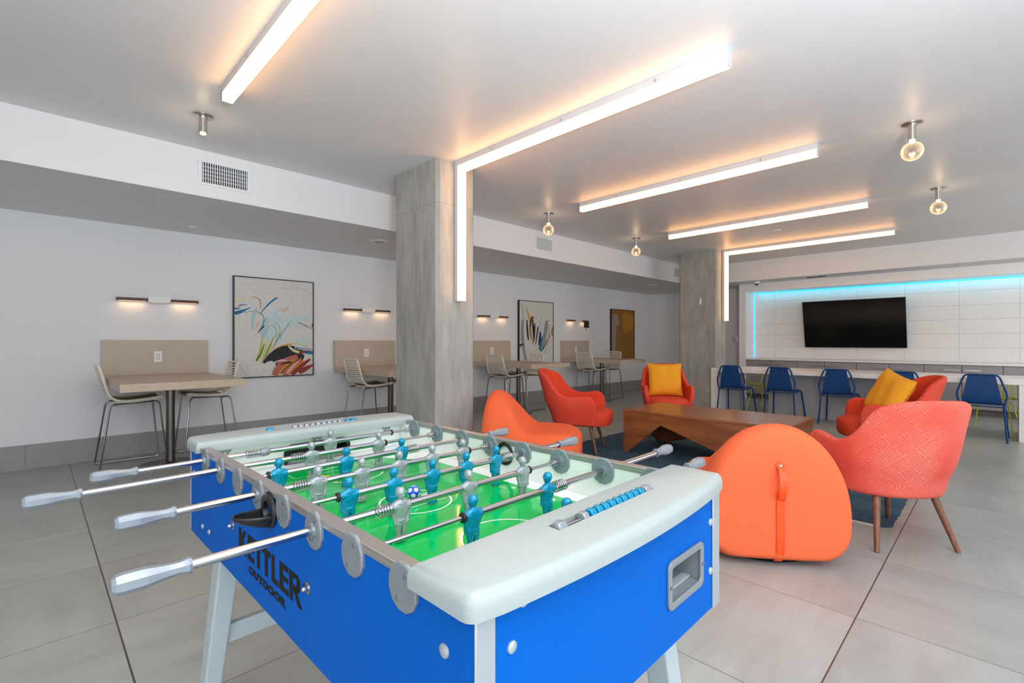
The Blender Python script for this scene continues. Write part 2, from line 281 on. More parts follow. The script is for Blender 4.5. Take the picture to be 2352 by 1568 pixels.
# ------------------------------------------------------------ mesh builder
class MB:
    def __init__(s): s.v = []; s.f = []; s.m = []; s.uv = {}
    def add(s, vs, fs, mi=0):
        n = len(s.v); s.v += [tuple(p) for p in vs]
        for f in fs: s.f.append(tuple(i+n for i in f)); s.m.append(mi)
        return n
    def box(s, x0, x1, y0, y1, z0, z1, mi=0, T=None):
        vs = [Vector((x, y, z)) for z in (z0, z1) for y in (y0, y1) for x in (x0, x1)]
        if T: vs = [T @ p for p in vs]
        s.add(vs, [(0, 2, 3, 1), (4, 5, 7, 6), (0, 1, 5, 4), (1, 3, 7, 5), (3, 2, 6, 7), (2, 0, 4, 6)], mi); return s
    def prism(s, poly, ax, a, b, mi=0, T=None):
        """poly of 2-D points extruded along axis ax from a to b"""
        def P(p, t):
            q = {'x': (t, p[0], p[1]), 'y': (p[0], t, p[1]), 'z': (p[0], p[1], t)}[ax]
            q = Vector(q); return T @ q if T else q
        n = len(poly); vs = [P(p, a) for p in poly]+[P(p, b) for p in poly]
        s.add(vs, [tuple(range(n))[::-1], tuple(range(n, 2*n))]+[(i, (i+1) % n, n+(i+1) % n, n+i) for i in range(n)], mi); return s
    def ring_loft(s, rings, mi=0, caps=True, closed=False):
        k = len(rings[0]); n0 = len(s.v)
        for r in rings: s.v += [tuple(p) for p in r]
        R = len(rings)
        for j in range(R if closed else R-1):
            j2 = (j+1) % R
            for i in range(k):
                s.f.append((n0+j*k+i, n0+j*k+(i+1) % k, n0+j2*k+(i+1) % k, n0+j2*k+i)); s.m.append(mi)
        if caps and not closed:
            s.f.append(tuple(n0+i for i in range(k))[::-1]); s.m.append(mi)
            s.f.append(tuple(n0+(R-1)*k+i for i in range(k))); s.m.append(mi)
        return s
    def tube(s, pts, r, seg=10, mi=0, closed=False, caps=True):
        pts = [Vector(p) for p in pts]; n = len(pts); rs = r if isinstance(r, (list, tuple)) else [r]*n
        rings = []; prev = None
        for i, p in enumerate(pts):
            if closed: t = (pts[(i+1) % n]-pts[i-1])
            else: t = pts[min(i+1, n-1)]-pts[max(i-1, 0)]
            t.normalize()
            if prev is None:
                a = Vector((0, 0, 1)) if abs(t.z) < .9 else Vector((1, 0, 0)); u = t.cross(a).normalized()
            else:
                u = (prev - t*prev.dot(t)); u = u.normalized() if u.length > 1e-6 else t.orthogonal().normalized()
            prev = u; w_ = t.cross(u)
            rings.append([p+(u*cos(2*pi*k/seg)+w_*sin(2*pi*k/seg))*rs[i] for k in range(seg)])
        return s.ring_loft(rings, mi, caps, closed)
    def cyl(s, p0, p1, r0, r1=None, seg=20, mi=0): return s.tube([p0, p1], [r0, r0 if r1 is None else r1], seg, mi)
    def lathe(s, prof, origin=(0, 0, 0), axis='z', seg=24, mi=0, caps=True, rot=0):
        o = Vector(origin); rings = []
        for r, h in prof:
            ring = []
            for k in range(seg):
                a = 2*pi*k/seg+rot; c, d = r*cos(a), r*sin(a)
                ring.append(o+Vector({'z': (c, d, h), 'x': (h, c, d), 'y': (d, h, c)}[axis]))
            rings.append(ring)
        return s.ring_loft(rings, mi, caps)
    def sphere(s, c, r, seg=16, rings=10, mi=0):
        c = Vector(c); r = Vector(r) if hasattr(r, '__len__') else Vector((r, r, r)); R = []
        for j in range(1, rings):
            t = pi*j/rings
            R.append([c+Vector((r.x*sin(t)*cos(2*pi*k/seg), r.y*sin(t)*sin(2*pi*k/seg), -r.z*cos(t))) for k in range(seg)])
        return s.ring_loft(R, mi, True)
    def grid(s, P, mi=0, uv=None, closed_u=False):
        nu = len(P); nv = len(P[0]); n0 = len(s.v)
        for row in P: s.v += [tuple(p) for p in row]
        for i in range(nu if closed_u else nu-1):
            i2 = (i+1) % nu
            for j in range(nv-1):
                s.f.append((n0+i*nv+j, n0+i2*nv+j, n0+i2*nv+j+1, n0+i*nv+j+1)); s.m.append(mi)
                if uv: s.uv[len(s.f)-1] = (uv[i][j], uv[i+1][j], uv[i+1][j+1], uv[i][j+1])
        return s
    def build(s, name, mats, parent=None, bevel=0, seg=2, sub=0, smooth=True, angle=38, loc=None):
        me = bpy.data.meshes.new(name); me.from_pydata(s.v, [], s.f)
        if not isinstance(mats, (list, tuple)): mats = [mats]
        for m in mats: me.materials.append(M[m] if isinstance(m, str) else m)
        me.polygons.foreach_set('material_index', s.m)
        if s.uv:
            ul = me.uv_layers.new(name='uv')
            for pi_, q in s.uv.items():
                for k, li in enumerate(me.polygons[pi_].loop_indices): ul.data[li].uv = q[k]
        me.validate(); me.update()
        if smooth:
            me.shade_smooth()
            if not sub: me.set_sharp_from_angle(angle=radians(angle))
        o = bpy.data.objects.new(name, me); C.objects.link(o)
        if parent: o.parent = parent
        if loc: o.location = loc
        if bevel:
            b = o.modifiers.new('bevel', 'BEVEL'); b.width = bevel; b.segments = seg; b.limit_method = 'ANGLE'; b.angle_limit = radians(40); b.harden_normals = False
        if sub:
            b = o.modifiers.new('subdivision', 'SUBSURF'); b.levels = sub; b.render_levels = sub
        return o
def recalc(o):
    import bmesh
    bm = bmesh.new(); bm.from_mesh(o.data); bmesh.ops.recalc_face_normals(bm, faces=bm.faces); bm.to_mesh(o.data); bm.free()
def tag(o, label=None, cat=None, group=None, kind=None):
    if label: o['label'] = label
    if cat: o['category'] = cat
    if group: o['group'] = group
    if kind: o['kind'] = kind
    return o
def thing(name, label, cat, loc=(0, 0, 0), rz=0, group=None):
    o = bpy.data.objects.new(name, None); C.objects.link(o); o.location = loc; o.rotation_euler = (0, 0, rz); o.empty_display_size = .1
    return tag(o, label, cat, group)
KIDS = {}
def children(o): return [c for c in bpy.data.objects if c.parent == o]
def dup(o, parent=None):
    c = o.copy(); C.objects.link(c); c.parent = parent
    for k in children(o): dup(k, c)
    return c
def place(o, loc, rz=None, label=None, first=False):
    c = o if first else dup(o)
    c.location = loc
    if rz is not None: c.rotation_euler = (0, 0, rz)
    if label: c['label'] = label
    return c
def struct(name, mb, m, **k): return tag(mb.build(name, m, **k), kind='structure')
def arc(cx, cy, r, a0, a1, n): return [(cx+r*cos(a0+(a1-a0)*i/n), cy+r*sin(a0+(a1-a0)*i/n)) for i in range(n+1)]
def rrect(x0, x1, y0, y1, r, n=4):
    return arc(x1-r, y1-r, r, 0, pi/2, n)+arc(x0+r, y1-r, r, pi/2, pi, n)+arc(x0+r, y0+r, r, pi, 1.5*pi, n)+arc(x1-r, y0+r, r, 1.5*pi, 2*pi, n)

# ============================================================ THE ROOM
CZ, SZ = 2.855, 2.46
XL, XR, YB, YF = -6.55, 3.6, 11.74, -3.2
struct('floor', MB().box(XL-.1, XR+.1, YF-.1, YB+.1, -.1, 0), 'floor')
struct('ceiling', MB().box(XL-.1, XR+.1, YF-.1, YB+.1, CZ, CZ+.1), 'ceiling')
struct('ceiling_soffit_left', MB().box(XL, -4.80, YF, YB, SZ, CZ), 'soffit')
struct('ceiling_soffit_back', MB().box(-4.80, XR, 10.39, YB, SZ, CZ), 'soffit')
struct('wall_left', MB().box(XL-.1, XL, YF-.1, YB+.1, 0, CZ), 'wall')
struct('wall_back', MB().box(XL, -4.02, YB, YB+.1, 0, CZ), 'wall')
mb = MB(); mb.box(XL-.1, XR+.1, YF-.1, YF, 0, .4); mb.box(XL-.1, XR+.1, YF-.1, YF, 2.6, CZ)
mb.box(XL-.1, -.1, YF-.1, YF, .4, 2.6); mb.box(3.1, XR+.1, YF-.1, YF, .4, 2.6)
struct('wall_rear', mb, 'wall')
mb = MB(); mb.box(XR, XR+.1, YF, YB+.1, 0, .4); mb.box(XR, XR+.1, YF, YB+.1, 2.6, CZ)
for a, b in ((YF, -2.7), (3.3, 6.5), (9.9, YB+.1)): mb.box(XR, XR+.1, a, b, .4, 2.6)
struct('wall_right', mb, 'wall')
def window(name, ax, a, b, at):
    fr = MB()
    n = 3
    for i in range(n+1):
        t = a+(b-a)*i/n
        (fr.box(t-.03, t+.03, at-.03, at+.03, .4, 2.6) if ax == 'x' else fr.box(at-.03, at+.03, t-.03, t+.03, .4, 2.6))
    for z in (.4, 2.54):
        (fr.box(a, b, at-.03, at+.03, z, z+.06) if ax == 'x' else fr.box(at-.03, at+.03, a, b, z, z+.06))
    struct(name, fr, 'dark_metal')
window('window_1', 'x', -.1, 3.1, YF-.05); window('window_2', 'y', -2.7, 3.3, XR+.05); window('window_3', 'y', 6.5, 9.9, XR+.05)  # unseen windows, added and placed to suit the fill light
mb = MB()
y = -3.2
js = [-3.2, -2.0, -.05, 1.9, 3.85, 5.8, 7.75, 9.7, YB]
for a, b in zip(js[:-1], js[1:]): mb.box(XL, XL+.012, a+.0012, b-.0012, 0, .234)
struct('baseboard_left', mb, 'baseboard')
struct('baseboard_back', MB().box(XL+.012, -4.06, YB-.012, YB, 0, .234), 'baseboard')
# columns (rough cast concrete with chamfered arris)
def column(y0, y1, name):
    x0, x1, c = -4.217, -3.508, .030
    rings = []
    for z in (0, CZ):
        rings.append([Vector((x, y, z)) for x, y in ((x0+c, y0), (x1-c, y0), (x1, y0+c), (x1, y1-c), (x1-c, y1), (x0+c, y1), (x0, y1-c), (x0, y0+c))])
    o = MB().ring_loft(rings).build(name, 'concrete'); return o
c1 = tag(column(2.545, 2.985, 'concrete_column'), 'square bare concrete column behind the football table', 'column', kind='structure')
c2 = tag(column(8.55, 8.96, 'concrete_column'), 'square bare concrete column at the left end of the long white counter', 'column', kind='structure')
sw = thing('wall_switch', 'small white switch plate on the face of the far concrete column', 'switch', (-3.805, 8.55, 1.942))
MB().box(-.017, .017, -.006, 0, -.057, .057).build('plate', 'outlet', sw, bevel=.002)
MB().box(-.007, .007, -.010, -.006, -.02, .02).build('rocker', 'outlet', sw, bevel=.001)

# ---- television niche: white portal, embossed tile back
FX, FI, FY, NB = -4.02, -3.885, 10.97, 11.5
mb = MB(); mb.box(FX, FI, FY, YB, 0, SZ); mb.box(FI, XR, FY, YB, 2.295, SZ)
struct('trim_1', mb, 'white_lacquer')
struct('wall_niche', MB().box(FI, XR, NB, YB, 0, 2.295), 'walltile')
mb = MB(); mb.box(FI+.001, XR, NB-.012, NB-.001, 2.280, 2.294); mb.box(FI+.001, FI+.012, NB-.012, NB-.001, .862, 2.279)
tag(mb.build('led_strip', 'cyan_led'), 'glowing cyan light strip along the top and left of the tiled recess', 'light strip')
l = area('cyan_cove_light', (-1.2, 11.40, 2.27), (radians(35), 0, 0), 5.2, .05, 4, (.02, .7, 1)); l.rotation_euler = (radians(20), 0, 0)
sw = thing('wall_switch', 'small grey switch on the side wall left of the white niche', 'switch', (-4.03, 10.88, 1.286))
MB().box(-.012, .0, -.04, .04, -.06, .06).build('plate', 'cabinet', sw, bevel=.002)
MB().box(-.016, -.012, -.014, .014, -.03, .03).build('rocker', 'outlet', sw)

# ---- base cabinets and back counter
struct_ct = MB().box(FI+.002, XR-.01, 10.96, NB-.013, .828, .862).build('back_countertop', 'counter_stone', bevel=.003)
tag(struct_ct, 'white stone worktop running under the wall television', 'countertop')
xs = [FI+.004, -3.39, -2.905, -2.42, -1.905, -1.42, -.934, -.452, .031, .51, .99, 1.47, 1.95, 2.43, 2.91, 3.4]
for i in range(0, len(xs)-1):
    a, b = xs[i], xs[i+1]
    if a > .6: break
    pos = ['first from the left', 'second from the left', 'third from the left', 'fourth from the left', 'fifth from the left', 'sixth from the left', 'seventh from the left', 'eighth from the left', 'ninth from the left', 'tenth from the left'][i]
    t = thing('base_cabinet', 'grey base cabinet under the television worktop, %s' % pos, 'cabinet', ((a+b)/2, 11.0, 0), 0, 'grey cabinets under the television')
    hw = (b-a)/2
    MB().box(-hw, hw, .02, .45, .1, .827).build('body', 'cabinet_dark', t)  # dark body colour puts shade into the gaps between doors
    MB().box(-hw, hw, .06, .10, 0, .1).build('toe_kick', 'cabinet_dark', t)
    d = MB().box(-hw+.004, hw-.004, 0, .019, .105, .820).build('door', 'cabinet', t, bevel=.001)
    sgn = 1 if i % 2 == 0 else -1      # pulls meet at every second joint
    hx = sgn*(hw-.13)
    h = MB(); h.box(hx-.1, hx+.1, -.030, -.020, .732, .746); h.box(hx-.085, hx-.077, -.02, 0, .735, .743); h.box(hx+.077, hx+.085, -.02, 0, .735, .743)
    h.build('handle', 'steel', d)
# television, tilted forward
tv = thing('television', 'large black flat television tilted forward on the white tiled wall', 'television', (-2.03, 11.40, 1.098))
T = Matrix.Rotation(radians(13.5), 4, 'X')
b = MB().box(-.826, .826, 0, .035, 0, .95, T=T).build('casing', 'tv_bezel', tv, bevel=.004)
MB().box(-.815, .815, -.003, .001, .016, .938, T=T).build('screen', 'tv_screen', tv)
MB().box(-.02, .02, -.004, -.001, .004, .010, T=T).build('badge', 'steel', tv)
MB().box(-.25, .25, .036, .10, .3, .62, T=T).box(-.3, .3, .055, .099, .2, .7).build('wall_bracket', 'dark_metal', tv)
# security camera
t = thing('security_camera', 'white dome security camera under the beam left of the television', 'camera', (-3.54, 10.62, SZ))
MB().lathe([(.055, 0), (.058, -.03), (.05, -.05), (.04, -.052)], seg=28).build('housing', 'grille', t)
MB().sphere((0, 0, -.052), (.035, .035, .032)).build('dome', 'black', t)
# ceiling devices
def disc(name, x, y, z, r, label, cat, m='grille', inner=None):
    t = thing(name, label, cat, (x, y, z))
    MB().lathe([(r, 0), (r, -.004), (r*.94, -.009), (r*.86, -.009)], seg=36).build('rim', m, t)
    MB().lathe([(r*.85, -.003), (r*.85, -.0085), (.001, -.0095)], seg=36).build('cover', inner or m, t)
disc('ceiling_speaker', -5.435, 3.06, SZ, .13, 'round grey ceiling speaker left of the near concrete column', 'speaker', inner='cabinet')
disc('ceiling_speaker', -5.43, 9.71, SZ, .13, 'round ceiling speaker far back near the back wall corner', 'speaker', inner='grille')
disc('sprinkler_cover', -6.15, 1.237, SZ, .045, 'small round sprinkler cover above the first desk', 'sprinkler', inner='grille')
disc('sprinkler_cover', -6.13, 10.0, SZ, .045, 'small round sprinkler cover above the ochre painting', 'sprinkler', inner='grille')
disc('smoke_detector', -2.324, 7.781, CZ, .06, 'small white detector on the ceiling between the two far light bars', 'detector')
# vents
def vent(y0, y1, label):
    t = thing('air_vent', label, 'vent', (-4.80, (y0+y1)/2, 2.668), 0, 'air vents in the beam')
    w_, h_ = (y1-y0)/2, .108
    f = MB()
    f.box(0, .010, -w_, w_, h_-.022, h_); f.box(0, .010, -w_, w_, -h_, -h_+.022); f.box(0, .010, -w_, -w_+.028, -h_+.022, h_-.022); f.box(0, .010, w_-.028, w_, -h_+.022, h_-.022)
    f.build('frame', 'grille', t, bevel=.002)
    MB().box(.0005, .002, -w_+.028, w_-.028, -h_+.022, h_-.022).build('duct', 'grille_dark', t)
    n = 20
    for i in range(n):
        y = -w_+.028+(2*w_-.056)*(i+.5)/n
        MB().box(.002, .009, y-.0035, y+.0035, -h_+.022, h_-.022).build('louver', 'grille', t)
    for z in (-.05, -.017, .017, .05): MB().box(.002, .004, -w_+.028, w_-.028, z-.002, z+.002).build('crossbar', 'grille', t)
vent(1.0, 1.41, 'white air vent with dark slots above the first desk')
vent(5.225, 5.635, 'white air vent just right of the near concrete column')
vent(9.48, 9.89, 'white air vent partly hidden by the far concrete column')
t = thing('air_vent', 'flat ceiling vent under the beam left above the television', 'vent', (-2.47, 10.62, SZ))
MB().box(-.2, .2, -.09, .09, -.006, 0).build('frame', 'grille', t)
MB().box(-.17, -.01, -.07, .07, -.0075, -.006).box(.01, .17, -.07, .07, -.0075, -.006).build('duct', 'grille_dark', t)

# ============================================================ LINEAR LIGHTS
def led_bar(y, label, drop=False, x0=-3.5, x1=-1.062):
    t = thing('linear_light', label, 'ceiling light', (0, y, CZ), 0, 'long warm ceiling light bars')
    h = MB(); h.box(x0, x1, -.03, .03, -.045, 0)
    h.box(x1-.004, x1, -.03, .03, -.10, -.045)
    if not drop: h.box(x0, x0+.004, -.03, .03, -.10, -.045)
    if drop: h.box(x0, x0+.042, -.03, .03, 1.585-CZ, -.045); h.box(x0, x0+.092, -.03, .03, 1.582-CZ, 1.587-CZ)
    h.build('housing', 'led_white', t)
    g = MB(); g.box(x0+(.042 if drop else .004), x1-.004, -.029, .029, -.099, -.045)
    if drop: g.box(x0+.042, x0+.091, -.029, .029, 1.588-CZ, -.0995)
    g.build('lens', 'led', t)
    for k in range(3):
        xx = x0+.5+k*.75
        MB().box(xx-.008, xx+.008, -.034, -.03, -.030, -.016).build('clip', 'steel', t)
    return t
led_bar(.89, 'bright ceiling light bar nearest the camera, cut by the top edge')
led_bar(2.76, 'light bar that bends down the near concrete column', True)
led_bar(4.62, 'middle straight light bar across the ceiling, third from the front')
led_bar(6.79, 'fourth light bar from the front, straight, before the far column')
led_bar(8.78, 'light bar that bends down the far concrete column', True)
led_bar(-1.2, 'unseen ceiling light bar added behind the camera')  # added out of view to brighten the ceiling near the camera
# bulb fixtures
def bulb(x, y, label, globe=True):
    t = thing('bulb_light', label, 'ceiling light', (x, y, CZ), 0, 'bare bulb ceiling lights')
    MB().lathe([(.066, 0), (.066, -.005), (.062, -.008), (.026, -.009)], seg=32).build('canopy', 'steel', t)
    MB().lathe([(.026, -.008), (.026, -.125), (.019, -.126)], seg=24).build('stem', 'steel', t)
    MB().lathe([(.016, -.122), (.018, -.132), (.012, -.148 if globe else -.136)], seg=16).build('filament', 'bulb_core', t)
    if globe:
        pr = [(.016, -.132), (.020, -.142)]+[(.070*sin(a), -.210+.070*cos(a)) for a in [radians(22+i*15.6) for i in range(10)]]+[(.002, -.280)]
        MB().lathe(pr, seg=32, caps=False).build('globe', 'bulb_glass', t)
    pl = bpy.data.lights.new('bulb_glow', 'POINT'); pl.energy = .8; pl.color = (1, .72, .42); pl.shadow_soft_size = .02
    po = bpy.data.objects.new('bulb_glow', pl); C.objects.link(po); po.parent = t; po.location = (0, 0, -.19 if globe else -.16)
bulb(-4.068, .878, 'short metal spotlight without globe on the ceiling at left', False)
bulb(-4.064, 4.683, 'globe bulb light above the middle vent, right of the near column')
bulb(-4.064, 6.794, 'small globe bulb light nearest the far concrete column')
bulb(-.466, 4.686, 'largest globe bulb light at the upper right')
bulb(-.466, 6.864, 'globe bulb light at right, above the television, lower of the right pair')

# ============================================================ DESK ALONG THE WALL
DC = [.978, 3.455, 5.93, 8.40]
DN = ['first desk at left', 'second desk, left of the near column', 'third desk, right of the near column', 'fourth and farthest desk']
def desk(k):
    y = DC[k]
    t = thing('wall_desk', 'beige laminate counter-height table on a steel post, %s' % DN[k], 'table', (-5.83, y, 0), 0, 'beige tables along the left wall')
    MB().box(-.665, .75, -.47, .47, .797, .865).build('tabletop', 'desk', t, bevel=.002)
    MB().cyl((0, 0, .01), (0, 0, .797), .038, seg=28).build('pedestal', 'pedestal', t)
    MB().lathe([(.25, .0), (.25, .008), (.06, .018), (.045, .03)], seg=40).build('base_plate', 'pedestal', t)
    s = MB().box(XL, XL+.05, y-.475, y+.475, .797, 1.236).build('splash_panel', 'deskpanel', bevel=.002)
    tag(s, 'beige laminate panel on the wall behind the %s' % DN[k].replace(' at left', ''), 'wall panel', 'beige wall panels')
    o = thing('power_outlet', 'white power outlet on the panel of the %s' % DN[k].replace(' at left', ''), 'outlet', (XL+.05, y, 1.055), 0, 'white outlets')
    MB().box(0, .005, -.036, .036, -.058, .058).build('plate', 'outlet', o, bevel=.002)
    for z in (.024, -.024):
        for q in (-.010, .010): MB().box(.005, .0056, q-.0025, q+.0025, z-.008, z+.008).build('slot', 'dark_metal', o)
    MB().box(.005, .0056, -.006, .006, -.004, .004).build('button', 'dark_metal', o)
for k in range(4): desk(k)
# slatted counter chair with sled legs
def shell_profile():
    # (y forward, z) from seat front to top of back
    pts = [(.235, .655), (.215, .663), (.10, .648), (-.02, .640), (-.10, .645), (-.155, .672), (-.185, .72), (-.205, .79), (-.225, .87), (-.245, .95), (-.252, .972)]
    out = []
    for i in range(len(pts)-1):
        p0, p1, p2, p3 = pts[max(i-1, 0)], pts[i], pts[i+1], pts[min(i+2, len(pts)-1)]
        for j in range(4):
            t = j/4; out.append(tuple(.5*((2*b)+(-a+c)*t+(2*a-5*b+4*c-d)*t*t+(-a+3*b-3*c+d)*t**3) for a, b, c, d in zip(p0, p1, p2, p3)))
    out.append(pts[-1]); return out
def slat_chair(label, loc, rz):
    t = thing('slatted_chair', label, 'chair', loc, rz, 'cream slatted chairs with wire legs')
    P = shell_profile(); n = len(P)
    def hw(i):
        z = P[i][1]; s_ = max(0, (z-.66)/.31); return .215-.035*s_
    fr = MB()
    for s_ in (-1, 1):
        fr.tube([(s_*hw(i), P[i][0], P[i][1]+.012) for i in range(n)], .0125, 8)
    fr.tube([(-hw(n-1), P[-1][0], P[-1][1]+.012), (-hw(n-1)+.02, P[-1][0], P[-1][1]+.018), (hw(n-1)-.02, P[-1][0], P[-1][1]+.018), (hw(n-1), P[-1][0], P[-1][1]+.012)], .0125, 8)
    fr.build('shell_frame', 'shell', t)
    k0 = next(i for i in range(n) if P[i][0] < -.115)
    L_ = [(P[i], P[i+1]) for i in range(k0, n-1)]
    # horizontal slats evenly spaced by arc length
    d = [0]
    for a, b in L_: d.append(d[-1]+math.dist(a, b))
    for q in range(12):
        s_ = d[-1]*(q+.5)/12.5
        j = max(i for i in range(len(d)-1) if d[i] <= s_); f = (s_-d[j])/(d[j+1]-d[j]); a, b = L_[j]
        y, z = a[0]+(b[0]-a[0])*f, a[1]+(b[1]-a[1])*f; hwv = .215-.035*max(0, (z-.66)/.31)
        ty, tz = (b[0]-a[0]), (b[1]-a[1]); ll = math.hypot(ty, tz); ty /= ll; tz /= ll
        m_ = MB(); rows = []
        for xx in [-1, -.6, -.2, .2, .6, 1]:
            bow = -.018*(1-xx*xx)
            cy, cz = y-tz*(-bow)*1.0, z+ty*bow+.006
            h_ = .0075; th = .004
            rows.append([Vector((xx*hwv, cy+ty*h_+(-tz)*th, cz+tz*h_+ty*th)), Vector((xx*hwv, cy+ty*h_+tz*th, cz+tz*h_-ty*th)), Vector((xx*hwv, cy-ty*h_+tz*th, cz-tz*h_-ty*th)), Vector((xx*hwv, cy-ty*h_-tz*th, cz-tz*h_+ty*th))])
        m_.ring_loft(rows); m_.build('slat', 'shell', t)
    for mi, nm, dz, th in (('shell', 'seat', 0, .012), ('seatpad', 'seat_pad', .012, .006)):
        rows = []; w_ = .212 if nm == 'seat' else .198
        idx = [i for i in range(n) if i <= k0]
        if nm == 'seat_pad': idx = idx[3:]
        for i in idx:
            y, z = P[i]; rows.append([Vector((x*w_, y, z+dz+th/2*s_ - .012*(1-x*x))) for x, s_ in ((-1, 1), (-.5, 1), (0, 1), (.5, 1), (1, 1), (1, -1), (.5, -1), (0, -1), (-.5, -1), (-1, -1))])
        MB().ring_loft(rows).build(nm, mi, t)
    for s_ in (-1, 1):
        x = s_*.205; xb = s_*.235
        pts = [(x, .17, .635), (x, .195, .625), (x*1.02, .208, .60), (xb, .262, .03), (xb, .255, .012), (xb, .235, .006), (xb, -.225, .006), (xb, -.245, .012), (xb, -.25, .03), (x*1.02, -.175, .585), (x, -.165, .612), (x, -.14, .625), (x, .17, .635)]
        MB().tube(pts, .0078, 8).build('leg', 'chair_chrome', t)
    MB().tube([(-.205, .12, .633), (-.12, .12, .615), (.12, .12, .615), (.205, .12, .633)], .006, 8).tube([(-.205, -.12, .625), (-.12, -.12, .60), (.12, -.12, .60), (.205, -.12, .625)], .006, 8).build('under_frame', 'chrome', t)
    for s_ in (-1, 1):
        for yy in (.12, -.12): MB().cyl((s_*.10, yy, .595), (s_*.10, yy, .62), .007, seg=10).build('knob', 'outlet', t)
    return t
sc0 = slat_chair('cream slatted chair on the left side of the first desk, farthest left', (-6.08, .69, 0), 0)
for loc, rz, lb in [((-6.13, 1.37, 0), pi, 'cream slatted chair right of the first desk, in front of the tall painting'),
                    ((-5.89, 3.16, 0), 0, 'cream slatted chair at the second desk, left of the near column'),
                    ((-5.92, 3.86, 0), pi, 'cream slatted chair of the second desk half hidden by the near column'),
                    ((-5.89, 5.66, 0), .04, 'cream slatted chair on the left side of the third desk'),
                    ((-6.03, 6.36, 0), pi, 'cream slatted chair on the right side of the third desk'),
                    ((-5.91, 8.14, 0), 0, 'cream slatted chair on the left side of the farthest desk'),
                    ((-6.01, 8.87, 0), pi, 'cream slatted chair on the right side of the farthest desk')]:
    place(sc0, loc, rz, lb)
# wall sconces
def sconce(y, label):
    t = thing('wall_sconce', label, 'wall lamp', (XL, y, 1.668), 0, 'wall lamps above the desks')
    MB().box(0, .085, -.10, .10, -.020, .040).box(.0, .08, -.075, .075, -.030, -.018).build('mount', 'white_lacquer', t, bevel=.002)
    for a, b in ((-.368, -.10), (.10, .368)):
        MB().box(.03, .062, a, b, -.012, .018).build('wood_bar', 'sconce_wood', t, bevel=.002)
        MB().box(.034, .058, a+.02, b-.02, -.0145, -.012).build('lens', 'sconce_glow', t)
        l_ = area('sconce_light', (.045, (a+b)/2, -.02), (0, 0, 0), .02, .2, .15, (1, .60, .30)); l_.parent = t
for k, yy in enumerate((.988, 3.48, 5.97, 8.48)): sconce(yy, 'slim walnut and white wall lamp above the %s' % DN[k].replace(' at left', ''))
t = thing('black_box', 'small black box hanging on the wall lamp of the farthest desk', 'box', (XL+.065, 8.71, 1.655))
MB().box(0, .07, -.05, .055, -.13, .0).build('body', 'black', t, bevel=.004)
MB().box(.02, .028, .0, .008, -.19, -.13).build('cord', 'black', t)
MB().box(.07, .071, .01, .02, -.07, -.06).build('indicator', 'field_line', t)

# ============================================================ PAINTINGS
BND = None
def stroke(mb, pts, w0, w1, mi, x, flip=False):
    n = len(pts); L_, R_ = [], []
    for i, (y, z) in enumerate(pts):
        a = pts[max(i-1, 0)]; b = pts[min(i+1, n-1)]; dy, dz = b[0]-a[0], b[1]-a[1]; l_ = math.hypot(dy, dz) or 1
        t = i/(n-1); wd = (w0+(w1-w0)*t)*(.35+.65*sin(pi*min(1, max(0, .12+t*.8))))
        L_.append((x, y-dz/l_*wd, z+dy/l_*wd)); R_.append((x, y+dz/l_*wd, z-dy/l_*wd))
    if BND: L_, R_ = [[(q[0], max(-BND[0], min(BND[0], q[1])), max(-BND[1], min(BND[1], q[2]))) for q in Z_] for Z_ in (L_, R_)]
    mb.add(L_+R_, [(i, i+1, n+i+1, n+i) for i in range(n-1)], mi)
def bez(p, n=10):
    out = []
    for i in range(n+1):
        t = i/n
        if len(p) == 3: out.append(tuple((1-t)**2*a+2*t*(1-t)*b+t*t*c for a, b, c in zip(*p)))
        elif len(p) == 2: out.append(tuple(a+(b-a)*t for a, b in zip(*p)))
        else: out.append(tuple((1-t)**3*a+3*t*(1-t)**2*b+3*t*t*(1-t)*c+t**3*d for a, b, c, d in zip(*p)))
    return out
for nm, c in dict(p_white='d9d8d2', p_blue='0a6f9e', p_lblue='a9cdd2', p_pale='c6dbda', p_pink='dcb9b0', p_black='15151c', p_olive='5f7a10', p_lime='c3cc30', p_orange='e8941e', p_red='93322a', p_rust='b8684a', p_grey='8f9896', p_navy='1c2c50', p_cream='e0d6a0', p_ochre='b07a20', p_ochre2='8f6424', p_taupe='9a8a80', p_brown='5a2f1c').items(): M[nm] = mat(nm, c, .6, noise=.08, nscale=25)
PC = ['p_white', 'p_blue', 'p_lblue', 'p_pale', 'p_pink', 'p_black', 'p_olive', 'p_lime', 'p_orange', 'p_red', 'p_rust', 'p_grey', 'p_navy', 'p_cream', 'p_ochre', 'p_ochre2', 'p_taupe', 'p_brown']
def painting(y0, y1, z0, z1, label, strokes, depth=.045, base=0):
    t = thing('framed_painting', label, 'painting', (XL, (y0+y1)/2, (z0+z1)/2))
    a, b = (y1-y0)/2, (z1-z0)/2; f = MB(); e = .012
    f.box(0, depth, -a, a, b-e, b); f.box(0, depth, -a, a, -b, -b+e); f.box(0, depth, -a, -a+e, -b+e, b-e); f.box(0, depth, a-e, a, -b+e, b-e)
    f.build('frame', 'black', t)
    global BND
    BND = (a-e-.0005, b-e-.0005)
    c = MB(); c.box(.002, depth-.008, -a+e, a-e, -b+e, b-e, base)
    x = depth-.0075
    for k, (p, w0, w1, ci) in enumerate(strokes):
        # p in 0..1 picture coordinates (u right, v down)
        q = [(max(-a+e+.001, min(a-e-.001, -a+2*a*u)), max(-b+e+.001, min(b-e-.001, b-2*b*v))) for u, v in bez(p, 14)]
        stroke(c, q, w0, w1, ci, x+.00025*k)
    c.build('canvas', PC, t, smooth=False)
